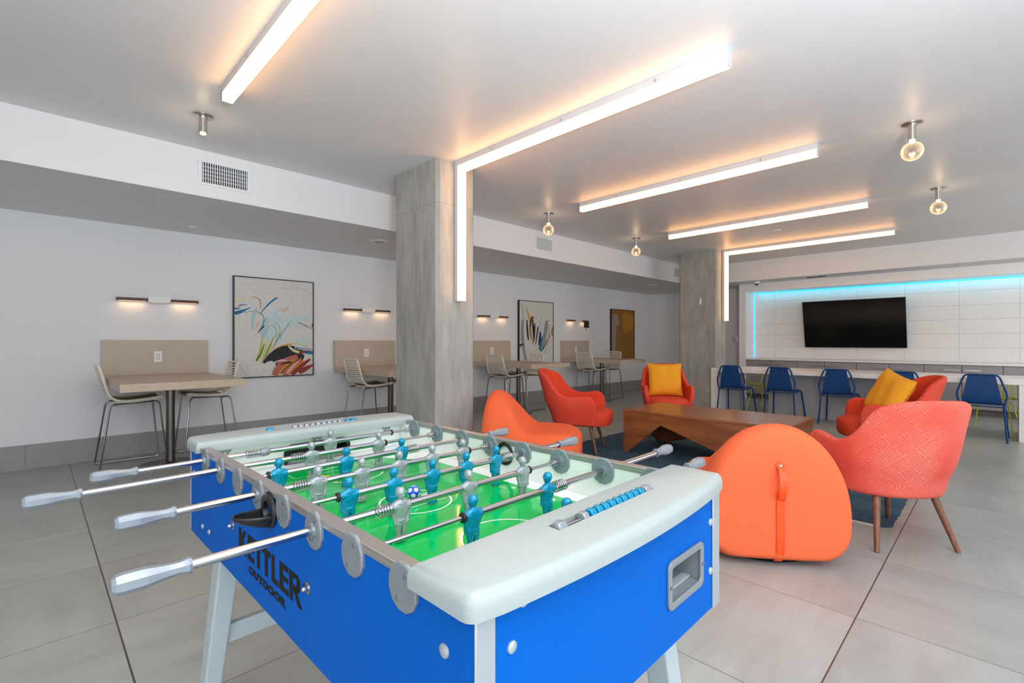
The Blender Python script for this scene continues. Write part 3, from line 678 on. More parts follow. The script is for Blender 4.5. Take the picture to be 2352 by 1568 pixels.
S1 = [([(.45, .32), (.62, .55), (.52, .68)], .10, .06, 3), ([(.95, .38), (.6, .42), (.4, .6)], .05, .09, 3), ([(.95, .62), (.8, .66), (.72, .6)], .03, .02, 3),
      ([(.40, .40), (.33, .5), (.38, .6)], .04, .05, 2), ([(.55, .3), (.62, .34), (.66, .28)], .02, .02, 4),
      ([(.0, .26), (.12, .22), (.22, .21)], .012, .006, 13), ([(.2, .2), (.34, .18), (.31, .31)], .004, .006, 10),
      ([(.0, .37), (.10, .35), (.2, .30)], .03, .004, 1), ([(.0, .33), (.05, .31), (.08, .32)], .012, .006, 1),
      ([(.52, .19), (.40, .25), (.30, .38)], .014, .004, 1), ([(.12, .36), (.36, .29), (.42, .42), (.29, .54)], .0025, .004, 5), ([(.36, .48), (.3, .53), (.28, .56)], .01, .004, 12),
      ([(.29, .44), (.28, .47), (.26, .5)], .02, .01, 4), ([(.44, .5), (.58, .38), (.55, .62)], .002, .003, 11), ([(.70, .42), (.6, .52), (.54, .63)], .006, .003, 11),
      ([(.34, .60), (.32, .72), (.27, .84)], .008, .014, 7), ([(.36, .66), (.32, .78), (.26, .83)], .008, .018, 6), ([(.45, .64), (.44, .72), (.32, .85)], .009, .008, 7), ([(.60, .5), (.48, .62), (.45, .60)], .005, .006, 7),
      ([(.46, .7), (.4, .78), (.34, .82)], .004, .003, 8), ([(.70, .67), (.5, .68), (.40, .80)], .016, .006, 8), ([(.68, .66), (.9, .66), (.99, .74)], .004, .003, 7),
      ([(.35, .855), (.56, .66), (.84, .76)], .03, .075, 5), ([(.37, .84), (.6, .75), (.86, .82)], .02, .09, 5), ([(.45, .83), (.62, .73), (.84, .77)], .05, .09, 5), ([(.66, .68), (.7, .74), (.84, .76)], .012, .022, 13), ([(.80, .76), (.9, .74), (1, .76)], .02, .02, 9), ([(.88, .76), (.95, .75), (1, .77)], .02, .022, 1),
      ([(.5, .88), (.6, .80), (.75, .82)], .02, .02, 12), ([(.48, .995), (.56, .86), (.78, .80)], .06, .06, 10), ([(.58, .995), (.7, .88), (.84, .83)], .07, .045, 10), ([(.52, .99), (.62, .88), (.76, .83)], .012, .01, 8), ([(.70, .99), (.80, .90), (.95, .83)], .04, .025, 9), ([(.80, .97), (.9, .92), (.99, .89)], .04, .018, 9), ([(.64, .97), (.72, .88), (.80, .85)], .02, .01, 4),
      ([(.03, .78), (.07, .92), (.2, 1)], .0018, .0018, 11), ([(.54, .11), (.66, .05), (.72, .14)], .0015, .002, 11), ([(.66, .08), (.86, .06), (.98, .14)], .0015, .0015, 11), ([(.98, .44), (.985, .47), (.97, .49)], .004, .006, 5)]
S1 += [([(.27, .30), (.20, .40), (.23, .52)], .012, .02, 2), ([(.62, .36), (.48, .40), (.36, .62)], .02, .012, 3), ([(.33, .57), (.33, .68), (.30, .78)], .005, .004, 7), ([(.41, .62), (.36, .72), (.33, .86)], .006, .005, 7),
       ([(.47, .60), (.44, .66), (.36, .80)], .004, .006, 6), ([(.56, .56), (.50, .64), (.46, .72)], .004, .003, 12), ([(.40, .50), (.46, .44), (.52, .50), (.50, .60)], .002, .002, 12), ([(.05, .30), (.10, .27), (.16, .28)], .006, .003, 12),
       ([(.70, .55), (.76, .47), (.92, .48)], .0016, .0016, 11), ([(.78, .44), (.90, .46), (.99, .52)], .008, .004, 11), ([(.56, .965), (.66, .87), (.86, .80)], .006, .004, 5), ([(.66, .985), (.76, .88), (.90, .84)], .010, .006, 8),
       ([(.50, .85), (.58, .82), (.64, .84)], .014, .01, 4), ([(.55, .88), (.62, .85), (.70, .86)], .006, .016, 5), ([(.74, .70), (.80, .73), (.90, .72)], .010, .004, 3), ([(.70, .72), (.82, .70), (.97, .73)], .004, .006, 1), ([(.30, .95), (.42, .92), (.52, .90)], .004, .003, 3)]
painting(1.72, 2.69, .77, 2.018, 'abstract painting with blue, black and rust strokes beside the first desk', S1)
S2 = [([(.1, .3), (.05, .6), (.2, .95)], .05, .04, 11), ([(.8, .3), (.7, .7), (.6, .8)], .07, .03, 11), ([(.1, .05), (.2, .1), (.27, .35)], .006, .014, 13), ([(.22, .12), (.26, .2), (.32, .4)], .015, .02, 8),
      ([(.07, .06), (.12, .2), (.14, .4)], .01, .006, 11), ([(.22, .3), (.22, .45), (.26, .62)], .02, .03, 5), ([(.36, .24), (.28, .4), (.34, .6)], .03, .02, 17), ([(.36, .25), (.4, .26), (.42, .27)], .02, .02, 10), ([(.32, .4), (.34, .55), (.38, .68)], .018, .016, 8),
      ([(.38, .28), (.40, .45), (.42, .62)], .025, .03, 5), ([(.44, .35), (.44, .5), (.40, .66)], .02, .02, 5), ([(.53, .4), (.5, .55), (.46, .70)], .02, .012, 5), ([(.62, .25), (.56, .4), (.54, .5)], .006, .01, 11),
      ([(.6, .48), (.6, .6), (.56, .7)], .03, .04, 12), ([(.66, .56), (.6, .68), (.58, .78)], .02, .04, 1), ([(.80, .6), (.72, .74), (.62, .8)], .01, .014, 5), ([(.0, .72), (.06, .68), (.14, .68)], .028, .01, 12),
      ([(.78, .36), (.86, .28), (.98, .28)], .008, .006, 8), ([(.86, .36), (.84, .5), (.9, .58)], .03, .02, 4), ([(.98, .4), (.92, .48), (.98, .56)], .02, .015, 6), ([(.88, .5), (.82, .66), (.78, .7)], .012, .01, 10),
      ([(.3, .8), (.42, .95), (.46, .78)], .003, .003, 11), ([(.84, .6), (.74, .9), (.6, .92)], .004, .004, 16)]
painting(6.64, 7.66, .77, 2.02, 'abstract painting with black, yellow and blue strokes between the third and fourth desks', S2, base=0)
S3 = [([(.15, .1), (.2, .5), (.2, .9)], .16, .3, 16), ([(.35, .3), (.45, .6), (.5, 1)], .2, .35, 15), ([(.62, .05), (.6, .3), (.7, .45)], .16, .16, 14), ([(.55, .55), (.7, .7), (.8, 1)], .3, .3, 15), ([(.85, .08), (.8, .25), (.85, .42)], .14, .12, 14)]
painting(9.775, 10.81, .77, 2.00, 'ochre and brown abstract painting, farthest on the left wall', S3, base=15)

# ============================================================ COUNTER, STOOLS
t = thing('long_counter', 'long white waterfall counter with blue chairs in front', 'counter', (-1.67, 8.50, 0))
MB().prism([(-1.925, 0), (2.0, 0), (2.0, .90), (-1.832, .90), (-1.832, .045), (-1.925, .045)], 'z', .69, .76).build('worktop', 'counter_stone', t, bevel=.003)
MB().prism([(-1.925, .002), (-1.80, .002), (-1.80, .90), (-1.832, .90), (-1.832, .045), (-1.925, .045)], 'z', 0, .689).build('end_panel', 'counter_stone', t, bevel=.002)
MB().box(1.828, 1.94, .002, .86, 0, .689).build('end_panel', 'counter_stone', t, bevel=.002)
MB().box(-1.08, .72, .31, .55, 0, .69).build('support_panel', 'panel_grey', t)
MB().box(-1.82, -1.55, .31, .55, 0, .69).build('support_panel', 'panel_grey', t)
t = thing('floor_outlet_strip', 'dark power strip low on the wall behind the yellow chair', 'outlet strip', (-3.05, 10.975, .33))
MB().box(-.3, .3, -.01, .02, 0, .06).build('channel', 'dark_metal', t)
MB().box(.1, .17, -.014, -.01, .005, .055).build('socket_plate', 'seatpad', t)
def blue_stool(label, x, y=8.52):
    t = thing('blue_chair', label, 'chair', (x, y, 0), 0, 'navy metal chairs at the long counter')
    for s_ in (-1, 1):
        pts = [(s_*.225, -.25, 0), (s_*.21, -.235, .22), (s_*.197, -.225, .43), (s_*.222, -.232, .55), (s_*.218, -.238, .60), (s_*.17, -.25, .755), (s_*.155, -.253, .79), (s_*.135, -.255, .808), (s_*.10, -.255, .813), (0, -.255, .813)]
        MB().tube(pts, .0115, 10).build('back_frame', 'navy', t)
        MB().tube([(s_*.20, -.226, .43), (s_*.20, .10, .435), (s_*.20, .16, .43), (s_*.203, .185, .405), (s_*.235, .27, 0)], .0115, 10).build('front_leg', 'navy', t)
    MB().tube([(-.198, -.226, .425), (.198, -.226, .425)], .008, 8).build('rear_rail', 'navy', t)
    rows = []
    prof = [(.20, .447, .19), (.12, .446, .19), (-.05, .444, .188), (-.14, .443, .186), (-.19, .448, .184), (-.215, .465, .182), (-.228, .50, .176), (-.237, .58, .163), (-.246, .68, .145), (-.253, .78, .128), (-.255, .803, .124)]
    for y_, z_, w_ in prof: rows.append([Vector((a*w_, y_+(.003 if s_ > 0 else -.003), z_+(.003 if s_ > 0 else -.003))) for a, s_ in ((-1, 1), (0, 1), (1, 1), (1, -1), (0, -1), (-1, -1))])
    MB().ring_loft(rows).build('seat_sheet', 'navy', t)
    return t
bs0 = blue_stool('navy metal chair at the left end of the counter, beside the column', -3.17)
for x, lb in ((-2.432, 'navy metal chair second from the left, right of the yellow wire chair'), (-1.675, 'navy metal chair in the middle of the counter, with nothing in front of it'), (-.935, 'navy metal chair behind the mustard pillow, mostly hidden'), (-.165, 'navy metal chair nearest the right edge of the photo')):
    place(bs0, (x, 8.52, 0), 0, lb)
def yellow_chair(label, loc, rz):
    t = thing('wire_chair', label, 'chair', loc, rz, 'yellow wire chairs')
    m_ = MB()
    def S(u, v):  # u -1..1 across, v 0 front seat .. 1 top back
        if v < .5: y = .22-v*2*.38; z = .46-.035*sin(pi*v*1.2)
        else: y = -.16-(v-.5)*2*.09; z = .43+(v-.5)*2*.25
        w_ = .235*(1-.15*abs(v-.4)); return Vector((u*w_, y, z+.03*u*u*(1-v)))
    for i in range(9):
        u = -1+2*i/8; m_.tube([S(u, j/12) for j in range(13)], .0038, 6)
    for j in range(9):
        v = j/8; m_.tube([S(-1+i/4, v) for i in range(9)], .0038, 6)
    m_.build('wire_seat', 'yellow', t)
    rim = [S(1, j/12) for j in range(13)]+[S(1-i/4, 1) for i in range(1, 9)]+[S(-1, 1-j/12) for j in range(1, 13)]+[S(-1+i/4, 0) for i in range(1, 8)]
    MB().tube(rim, .007, 8, closed=True).build('rim', 'yellow', t)
    for s_ in (-1, 1):
        for yy, yb in ((.14, .25), (-.10, -.24)):
            MB().tube([(0, yy*.8, .40), (s_*.15, yy, .40), (s_*.165, yy*1.05, .385), (s_*.235, yb, .0)], .008, 8).build('leg', 'yellow', t)
    return t
yc = yellow_chair('yellow wire chair behind the counter, seen between the first two navy chairs', (-2.93, 9.30, 0), radians(165))
place(yc, (-.07, 9.30, 0), radians(170), 'yellow wire chair behind the navy chair at the right edge')

# ============================================================ LOUNGE GROUP
r_ = MB(); R_ = rrect(-3.57, -.50, 3.965, 6.42, .05, 5)
# slightly wavy outline
out = []
for i in range(len(R_)):
    a = R_[i]; b = R_[(i+1) % len(R_)]; L_ = math.dist(a, b); k = max(1, int(L_/.05))
    for j in range(k):
        f = j/k; x = a[0]+(b[0]-a[0])*f; y = a[1]+(b[1]-a[1])*f
        out.append((x+random.uniform(-.006, .006), y+random.uniform(-.006, .006)))
rg = thing('area_rug', 'dark blue shaggy rug under the coffee table', 'rug', (0, 0, 0))
MB().prism([(x, y) for x, y in out], 'z', .0005, .005).build('pile', 'rug', rg)
MB().prism([(-.97, 3.945), (-.56, 3.945), (-.56, 3.972), (-.97, 3.972)], 'z', .0004, .006).build('edge_binding', 'rug_edge', rg)
# coffee table
t = thing('coffee_table', 'long walnut coffee table with triangular cut-out sides on the blue rug', 'coffee table', (-2.12, 5.055, .0055))
X0, X1, Y0, Y1, TH = -.82, .82, -.405, .405, .467
MB().box(X0-.004, X1+.004, Y0-.004, Y1+.004, TH-.024, TH).build('top', 'walnut_top', t, bevel=.002)
fp = [(X0, 0), (X0+.05, 0), (-.375, .34), (.70, 0), (X1, 0), (X1, TH-.026), (X0, TH-.026)]
bp_ = [(X0, 0), (-.70, 0), (.375, .34), (X1-.05, 0), (X1, 0), (X1, TH-.026), (X0, TH-.026)]
def walled(poly, ax, a, b, nm, m_):
    # concave polygon split by hand into convex pieces
    x0, l0, ap, l1, x1 = poly[0][0], poly[1][0], poly[2], poly[3][0], poly[4][0]
    mb_ = MB(); top = TH-.026
    mb_.prism([(x0, 0), (l0, 0), ap, (ap[0], top), (x0, top)], ax, a, b); mb_.prism([ap, (l1, 0), (x1, 0), (x1, top), (ap[0], top)], ax, a, b)
    mb_.build(nm, m_, t)
walled(fp, 'y', Y0, Y0+.022, 'side_panel', 'walnut'); walled(bp_, 'y', Y1-.022, Y1, 'side_panel', 'walnut')
walled([(Y0+.022, 0), (Y0+.06, 0), (-.1, .33), (Y1-.06, 0), (Y1-.022, 0)], 'x', X0, X0+.022, 'end_panel', 'walnut')
walled([(Y0+.022, 0), (Y0+.06, 0), (.1, .33), (Y1-.06, 0), (Y1-.022, 0)], 'x', X1-.022, X1, 'end_panel', 'walnut')

# armchairs
def sstep(a, b, x): t_ = max(0, min(1, (x-a)/(b-a))); return t_*t_*(3-2*t_)
def armchair(label, loc, rz, outer, inner, seatm, group='coral upholstered armchairs'):
    t = thing('armchair', label, 'armchair', loc, rz, group)
    NA, NZ = 64, 12; H0 = .30
    def path(a, z):
        tz = max(0, min(1, (z-H0)/.22)); s_ = .87+.13*tz
        aa = abs(a); sg = 1 if a >= 0 else -1
        if aa <= .58:
            ph = aa/.58*pi/2; x, y = .325*sin(ph)**.9, -.03-.30*cos(ph)**.9; bk = cos(ph)
        else: x, y, bk = .325-.012*(aa-.58)/.42, -.03+(aa-.58)/.42*.30, 0
        lean = max(0, (z-.40)/.48)
        return Vector((sg*x*s_+sg*.01*lean, y*s_-lean*.14*(bk**.7 if bk > 0 else 0), z))
    def top(a):
        aa = abs(a)
        back = .885-.05*sstep(.12, .34, aa)-.20*sstep(.28, .66, aa)
        z = max(.615+.02*sstep(.6, .85, aa), back) if aa < .6 else .635
        z = .892-.17*(min(aa, .6)/.5)**2.8
        k_ = 1-(1-max(0, min(1, (aa-.34)/.31)))**2.1; k_ = k_*sstep(.28, .42, aa); z = z*(1-k_)+(.612+.022*sstep(.6, .85, aa))*k_
        if aa > .84: z = .47+(z-.47)*sqrt(max(0, 1-((aa-.84)/.16)**2))
        return z
    P, UV = [], []; ulen = 0; prev = None
    for i in range(NA+1):
        a = -1+2*i/NA; row, uvr = [], []; zt = max(top(a), .44)
        p0 = path(a, .5)
        if prev is not None: ulen += (p0-prev).length
        prev = p0
        for j in range(NZ+1):
            z = H0+(zt-H0)*j/NZ; row.append(path(a, z)); uvr.append((ulen, z))
        P.append(row); UV.append(uvr)
    m_ = MB().grid(P, 0, UV)
    o = m_.build('shell', [outer, inner], t, sub=1)
    sd = o.modifiers.new('solid', 'SOLIDIFY'); sd.thickness = .05; sd.offset = 1; sd.material_offset = 1; sd.material_offset_rim = 0; sd.use_even_offset = False
    # order: solidify before subdivision
    o.modifiers.move(1, 0)
    sd.offset = -1
    # seat
    rings = []
    def outl(k, z, n=36):
        r = []
        for i in range(n):
            a = 2*pi*i/n; c, s_ = cos(a), sin(a); e = .62
            x = .268*k*math.copysign(abs(c)**e, c); y = .045+(.33 if s_ > 0 else .27)*k*math.copysign(abs(s_)**(.75 if s_ > 0 else e), s_)
            r.append(Vector((x, y, z)))
        return r
    for k, z in ((.9, .295), (.97, .30), (1, .325), (1.01, .39), (1, .425), (.96, .448), (.88, .458), (.6, .466), (.3, .468)): rings.append(outl(k, z))
    UVs = MB().ring_loft(rings); so = UVs.build('seat', seatm, t)
    me = so.data; ul = me.uv_layers.new(name='uv')
    for lp in me.loops:
        v = me.vertices[lp.vertex_index].co; ul.data[lp.index].uv = (v.x+v.y*.2, v.y+v.z)
    for sx in (-1, 1):
        for (yt, yb) in ((.17, .25), (-.19, -.28)):
            MB().tube([(sx*.17, yt, .30), (sx*.235, yb, 0)], [.021, .0135], 16).build('leg', 'legwood', t)
    return t
FY_ = lambda fx, fy: atan2(-fx, fy)   # rotation so that local +Y points to (fx, fy)
chairR = armchair('coral patterned armchair seen from behind at right, nearest the camera', (-.535, 3.835, 0), FY_(-.707, .707), 'fan', 'red_inner', 'red_inner')
def reskin(t_, mats):
    for c in children(t_):
        nm = c.name.split('.')[0]
        if nm in mats:
            for i, m_ in enumerate(mats[nm]): c.material_slots[i].link = 'OBJECT'; c.material_slots[i].material = M[m_]
c_ = place(chairR, (-3.37, 4.40, .0056), FY_(.908, .418), 'red armchair facing right, left of the coffee table'); reskin(c_, {'shell': ['fan_far', 'red_inner'], 'seat': ['red_inner']})
c_ = place(chairR, (-3.2, 6.13, .0056), FY_(.60, -.80), 'red armchair with a mustard pillow in front of the far column'); reskin(c_, {'shell': ['fan_far', 'red_inner'], 'seat': ['fan_far']})
c_ = place(chairR, (-.80, 5.88, .0056), FY_(-.93, -.37), 'red armchair with a leaning mustard pillow, behind the large coral armchair'); reskin(c_, {'shell': ['fan_far', 'red_inner'], 'seat': ['red_inner']})
# pillows
def pillow(label, w_=.46, loc=(0, 0, 0)):
    n = 20; m_ = MB()
    for sgn in (1, -1):
        P = []
        for i in range(n+1):
            row = []
            for j in range(n+1):
                u, v = -1+2*i/n, -1+2*j/n
                k = 1-.07*(1-v*v)*abs(u)**3; k2 = 1-.07*(1-u*u)*abs(v)**3
                th = .075*((1-u**4)*(1-v**4))**.55
                th *= 1+.10*sin(7*u+3*v)*cos(5*v-2*u)
                row.append(Vector((u*w_/2*k2 if False else u*w_/2*k, sgn*th, v*w_/2*k2)))
            P.append(row)
        if sgn < 0: P = P[::-1]
        m_.grid(P)
    o = m_.build('throw_pillow', 'pillow', None, sub=1)
    tag(o, label, 'pillow', 'mustard pillows'); return o
p1 = pillow('square mustard pillow upright on the red armchair by the far column'); f = Vector((.60, -.80, 0)).normalized()
p1.location = Vector((-3.2, 6.13, .695))-f*.12; p1.rotation_euler = (radians(-13), 0, FY_(.60, -.80)); p1.rotation_euler.x = radians(14)
p2 = pillow('mustard pillow leaning askew on the red armchair behind the coral one'); f = Vector((-.93, -.37, 0)).normalized()
p2.location = Vector((-.80, 5.88, .70))-f*.04; p2.rotation_euler = (radians(22), radians(-14), FY_(-.80, -.60))

# poufs: low seat with rounded back, leather carrying strap behind
def pouf(label, loc, rz):
    t = thing('lounge_pouf', label, 'lounge chair', loc, rz, 'orange felt lounge chairs')
    rings = []; K = 40
    ys = [-.405, -.40, -.385, -.35, -.28, -.20, -.13, -.08, -.04, .0, .03, .06, .12, .22, .32, .38, .42, .445, .452]
    for y in ys:
        if y < -.3: e = sqrt(max(0, 1-((-.3-y)/.107)**2)); sh = 1-.115*(1-e)
        else: sh = 1
        hb = .775; hs = .425
        f_ = sstep(-.30, .02, y)**.9
        h = hb+(hs-hb)*f_
        fr_ = 1
        if y > .12: fr_ = (max(0, 1-((y-.12)/.34)**2.6))**.5; 
        hw_ = .385*sh*(.25+.75*fr_ if y > .12 else 1)
        if y > .30: h *= 1-.13*((y-.30)/.152)**2
        rc = (.385*(1-f_)+.10*f_)
        rc = min(rc, hw_*.98); h2 = h-(1-sh)*.6
        b0 = .018+(1-sh)*.5+(.06*((y-.38)/.07)**2 if y > .38 else 0); rb = .15
        pts = []
        rcx = rc; rcz = min(rc, h2-b0-rb-.01) if f_ > .5 else min(.50, h2-b0-rb-.01)
        for i in range(13):
            a = pi/2*i/12; pts.append((hw_-rcx+rcx*sin(a), h2-rcz+rcz*cos(a)))
        right = pts+[(hw_*1.0, b0+rb)]+[(hw_-rb+rb*cos(pi/2*i/5), b0+rb-rb*sin(pi/2*i/5)) for i in range(1, 6)]
        right = [(x*(1-.05*(max(0, .4-z)/.4)**2), z) for x, z in right]
        loop = right+[(-x, z) for x, z in right[::-1]]
        rings.append([Vector((x, y, z)) for x, z in loop])
    MB().ring_loft(rings).build('body', 'orange', t, sub=1)
    MB().lathe([(.30, 0), (.33, .004), (.34, .03)], seg=40).build('base', 'black', t)
    st = MB(); yb = -.4105
    def ribbon(m_, pts, w_, th):
        rows = []
        for i, (y, z) in enumerate(pts):
            a = pts[max(i-1, 0)]; b = pts[min(i+1, len(pts)-1)]; dy, dz = b[0]-a[0], b[1]-a[1]; l_ = math.hypot(dy, dz); ny, nz = dz/l_, -dy/l_
            rows.append([Vector((-w_, y, z)), Vector((w_, y, z)), Vector((w_, y-ny*th, z-nz*th)), Vector((-w_, y-ny*th, z-nz*th))])
        m_.ring_loft(rows)
    ribbon(st, [(-.366, .028), (-.390, .050), (-.405, .09), (-.4085, .15), (-.4085, .25), (-.4085, .41)], .020, .004)
    st.build('strap', 'strap', t)
    hd = MB(); ribbon(hd, [(-.409, .37), (-.430, .385), (-.445, .43), (-.445, .49), (-.430, .53), (-.409, .545)], .018, .005); hd.build('strap_handle', 'strap', t)
    MB().lathe([(.024, 0), (.024, -.004), (.001, -.005)], (0, -.409, .552), 'y', 20).build('strap_tab', 'strap', t)
    for z in (.552, .405): MB().lathe([(.0085, 0), (.0085, -.003), (.001, -.005)], (0, -.4125 if z > .5 else -.4115, z), 'y', 14).build('rivet', 'chrome', t)
    sm = MB()
    for k in range(44):
        z = .05+.008*k
        for s_ in (-1, 1): sm.box(s_*.0165-.0006, s_*.0165+.0006, -.4132, -.4126, z, z+.0045)
    sm.build('stitching', 'stitch', t)
    return t
pf = pouf('orange felt lounge chair with a leather strap on its back, right of the football table', (-1.075, 3.175, 0), FY_(-.6, .8))
place(pf, (-3.06, 3.30, 0), FY_(.84, .54), 'orange felt lounge chair behind the football table, facing right')

# ============================================================ TABLE FOOTBALL
# local frame: x = -(distance from the near end), y = distance from the left side
FT = thing('foosball_table', 'blue outdoor table football table with green pitch in the foreground', 'football table', (-.448, .378, 0), radians(.8))
LU, WV, ZB, ZT, ZF = 1.365, .742, .621, .897, .794
def fb(mb, u0, u1, v0, v1, z0, z1, mi=0): return mb.box(-u1, -u0, v0, v1, z0, z1, mi)
for v0, v1, inner in ((0, .022, 1), (WV-.022, WV, 0)):
    m_ = MB(); fb(m_, .0, LU, v0, v1, ZB, ZT-.003)
    o = m_.build('side_panel', ['blue', 'inner_white'], FT)
    for p in o.data.polygons:
        if (inner and p.normal.y > .9) or (not inner and p.normal.y < -.9): p.material_index = 1
    m_ = MB(); fb(m_, .10, LU-.12, v0-.002, v1+.003, ZT-.004, ZT+.003); fb(m_, .10, LU-.12, v0-.002, v0, ZT-.012, ZT-.004)
    m_.build('side_rail', 'rail', FT, bevel=.001)
# near end panel with a pocket opening, far end panel
m_ = MB(); PV0, PV1, PZ0, PZ1 = .502, .646, .703, .783
fb(m_, 0, .018, .023, PV0, ZB, .885); fb(m_, 0, .018, PV1, WV-.023, ZB, .885); fb(m_, 0, .018, PV0, PV1, ZB, PZ0); fb(m_, 0, .018, PV0, PV1, PZ1, .885)
m_.build('end_panel', 'blue', FT)
m_ = MB(); fb(m_, LU-.018, LU, .023, WV-.023, ZB, .885); m_.build('end_panel', 'blue', FT)
for u0, u1, s_ in ((-.004, .03, 1), (LU-.03, LU+.004, 0)):
    for va, vb in ((-.0015, .034), (WV-.034, WV+.0015)):
        m_ = MB()
        if s_: fb(m_, u0, 0, va if va > .1 else .0005, vb, ZB, .883)
        else: fb(m_, LU, u1, va, vb, ZB, .883)
        if va > .1: fb(m_, 0 if s_ else u0, u1 if s_ else LU, WV, vb+.002, ZB, .883)
        m_.build('corner_post', 'post', FT, bevel=.0015)
# cabinet underside
m_ = MB(); fb(m_, .02, LU-.02, .023, WV-.023, .70, .712); m_.build('floor_board', 'leg', FT)
# playfield
green = [(.10, .085), (.98, .085), (1.225, .24), (1.225, .50), (.98, .655), (.10, .655)]
m_ = MB(); fb(m_, .02, LU-.02, .023, WV-.023, ZF-.012, ZF-.001)
m_.build('field_border', 'inner_white', FT)
m_ = MB(); m_.prism([(-a, b) for a, b in green], 'z', ZF-.0009, ZF)
ZL = ZF+.0004
def ring(cu, cv, r, w_, a0=0, a1=2*pi, n=56, mi=1, z=ZL):
    vs = []
    for i in range(n+1):
        a = a0+(a1-a0)*i/n
        for rr in (r-w_/2, r+w_/2): vs.append((-(cu+rr*cos(a)), cv+rr*sin(a), z))
    m_.add(vs, [(2*i, 2*i+1, 2*i+3, 2*i+2) for i in range(n)], mi)
def line(u0, v0, u1, v1, w_=.0022, mi=1):
    d = math.hypot(u1-u0, v1-v0); nu, nv = -(v1-v0)/d*w_/2, (u1-u0)/d*w_/2
    m_.add([(-(u0+nu), v0+nv, ZL), (-(u0-nu), v0-nv, ZL), (-(u1-nu), v1-nv, ZL), (-(u1+nu), v1+nv, ZL)], [(0, 1, 2, 3)], mi)
def poly(p, mi=1, z=ZL): m_.add([(-a, b, z) for a, b in p], [tuple(range(len(p)))], mi)
ring(.645, .358, .094, .0052)
for a, b in (((.685, .292), (.612, .292)), ((.612, .292), (.612, .432)), ((.612, .432), (.685, .432)), ((.685, .432), (.685, .292))): line(*a, *b, w_=.0034)
poly([(.618, .302), (.618, .345), (.632, .372), (.640, .352), (.634, .302)]); poly([(.672, .306), (.680, .330), (.668, .352), (.660, .330)])
for k in range(5): line(.622+.0*k, .392+.006*k, .640, .394+.006*k, .002)
poly([(.655, .395), (.678, .395), (.678, .42), (.655, .42)])
for cu, s_ in ((.30, 1), (1.03, -1)):
    ring(cu, .365, .105, .005)
    poly([(cu-.07, .285), (cu+.052, .285), (cu+.052, .291), (cu+.03, .296), (cu+.012, .308), (cu+.004, .297), (cu-.07, .293)], 2)
    line(cu-.03, .40, cu+.03, .44)
for u_ in (.875, .46):
    line(u_, .10, u_, .64, .0016)
line(1.09, .215, 1.09, .50); line(1.09, .215, 1.21, .215); line(1.09, .50, 1.21, .50)
line(.25, .215, .25, .50)
for cu, cv in ((.40, .60), (.55, .60), (.83, .58)):
    for k in range(8): line(cu+.004*k, cv+.004*k*0, cu+.002+.004*k, cv+.010, .0012)
    poly([(cu-.02, cv+.02), (cu-.005, cv+.035), (cu-.002, cv+.018)])
    ring(cu+.01, cv+.005, .026, .001, .3, 2.2, 12)
m_.build('playfield', ['green', 'field_line', 'field_yellow'], FT, smooth=False)
# inner end walls and goals
for u, s_ in ((LU-.075, -1), (.075, 1)):
    g0, g1, gz = .262, .492, .853
    m_ = MB(); a, b = (u, u+.012) if s_ < 0 else (u-.012, u)
    fb(m_, a, b, .023, g0, ZF, .883); fb(m_, a, b, g1, WV-.023, ZF, .883); fb(m_, a, b, g0, g1, gz, .883)
    m_.build('end_board', 'inner_white', FT)
    m_ = MB(); x0 = u-.006 if s_ < 0 else u; x1 = x0+.006
    outer = rrect(g0-.006, g1+.006, ZF-.03, gz+.008, .03, 5); inn = rrect(g0+.006, g1-.006, ZF-.04, gz-.004, .024, 5)
    n = len(outer)
    vs = [(-x, p[0], max(p[1], ZF)) for x in (x0, x1) for ring_ in (outer, inn) for p in ring_]
    fs = []
    for i in range(n):
        j = (i+1) % n
        fs += [(i, j, n+j, n+i), (2*n+i, 3*n+i, 3*n+j, 2*n+j), (i, 2*n+i, 2*n+j, j), (n+i, n+j, 3*n+j, 3*n+i)]
    m_.add(vs, fs); m_.build('goal_frame', 'black', FT)
    m_ = MB(); uu = u+.05 if s_ < 0 else u-.05
    fb(m_, min(u, uu), max(u, uu), g0-.004, g0, ZF-.01, gz); fb(m_, min(u, uu), max(u, uu), g1, g1+.004, ZF-.01, gz); fb(m_, min(u, uu), max(u, uu), g0, g1, gz, gz+.003)
    fb(m_, min(uu, uu+.003), max(uu, uu+.003), g0, g1, ZF-.01, gz); m_.build('goal_box', 'black', FT)
for v in (.075, .37, .655):
    m_ = MB(); m_.prism([(v-.024, .880), (v+.024, .880), (v+.007, .856), (v-.007, .856)], 'x', -(LU-.075)+.0005, -(LU-.075)+.006)
    b_ = m_.build('cap_bracket', 'cap', FT, bevel=.001)
    MB().lathe([(.004, 0), (.004, .002), (.001, .003)], (-(LU-.075)+.006, v, .864), 'x', 12).build('screw', 'chrome', b_)
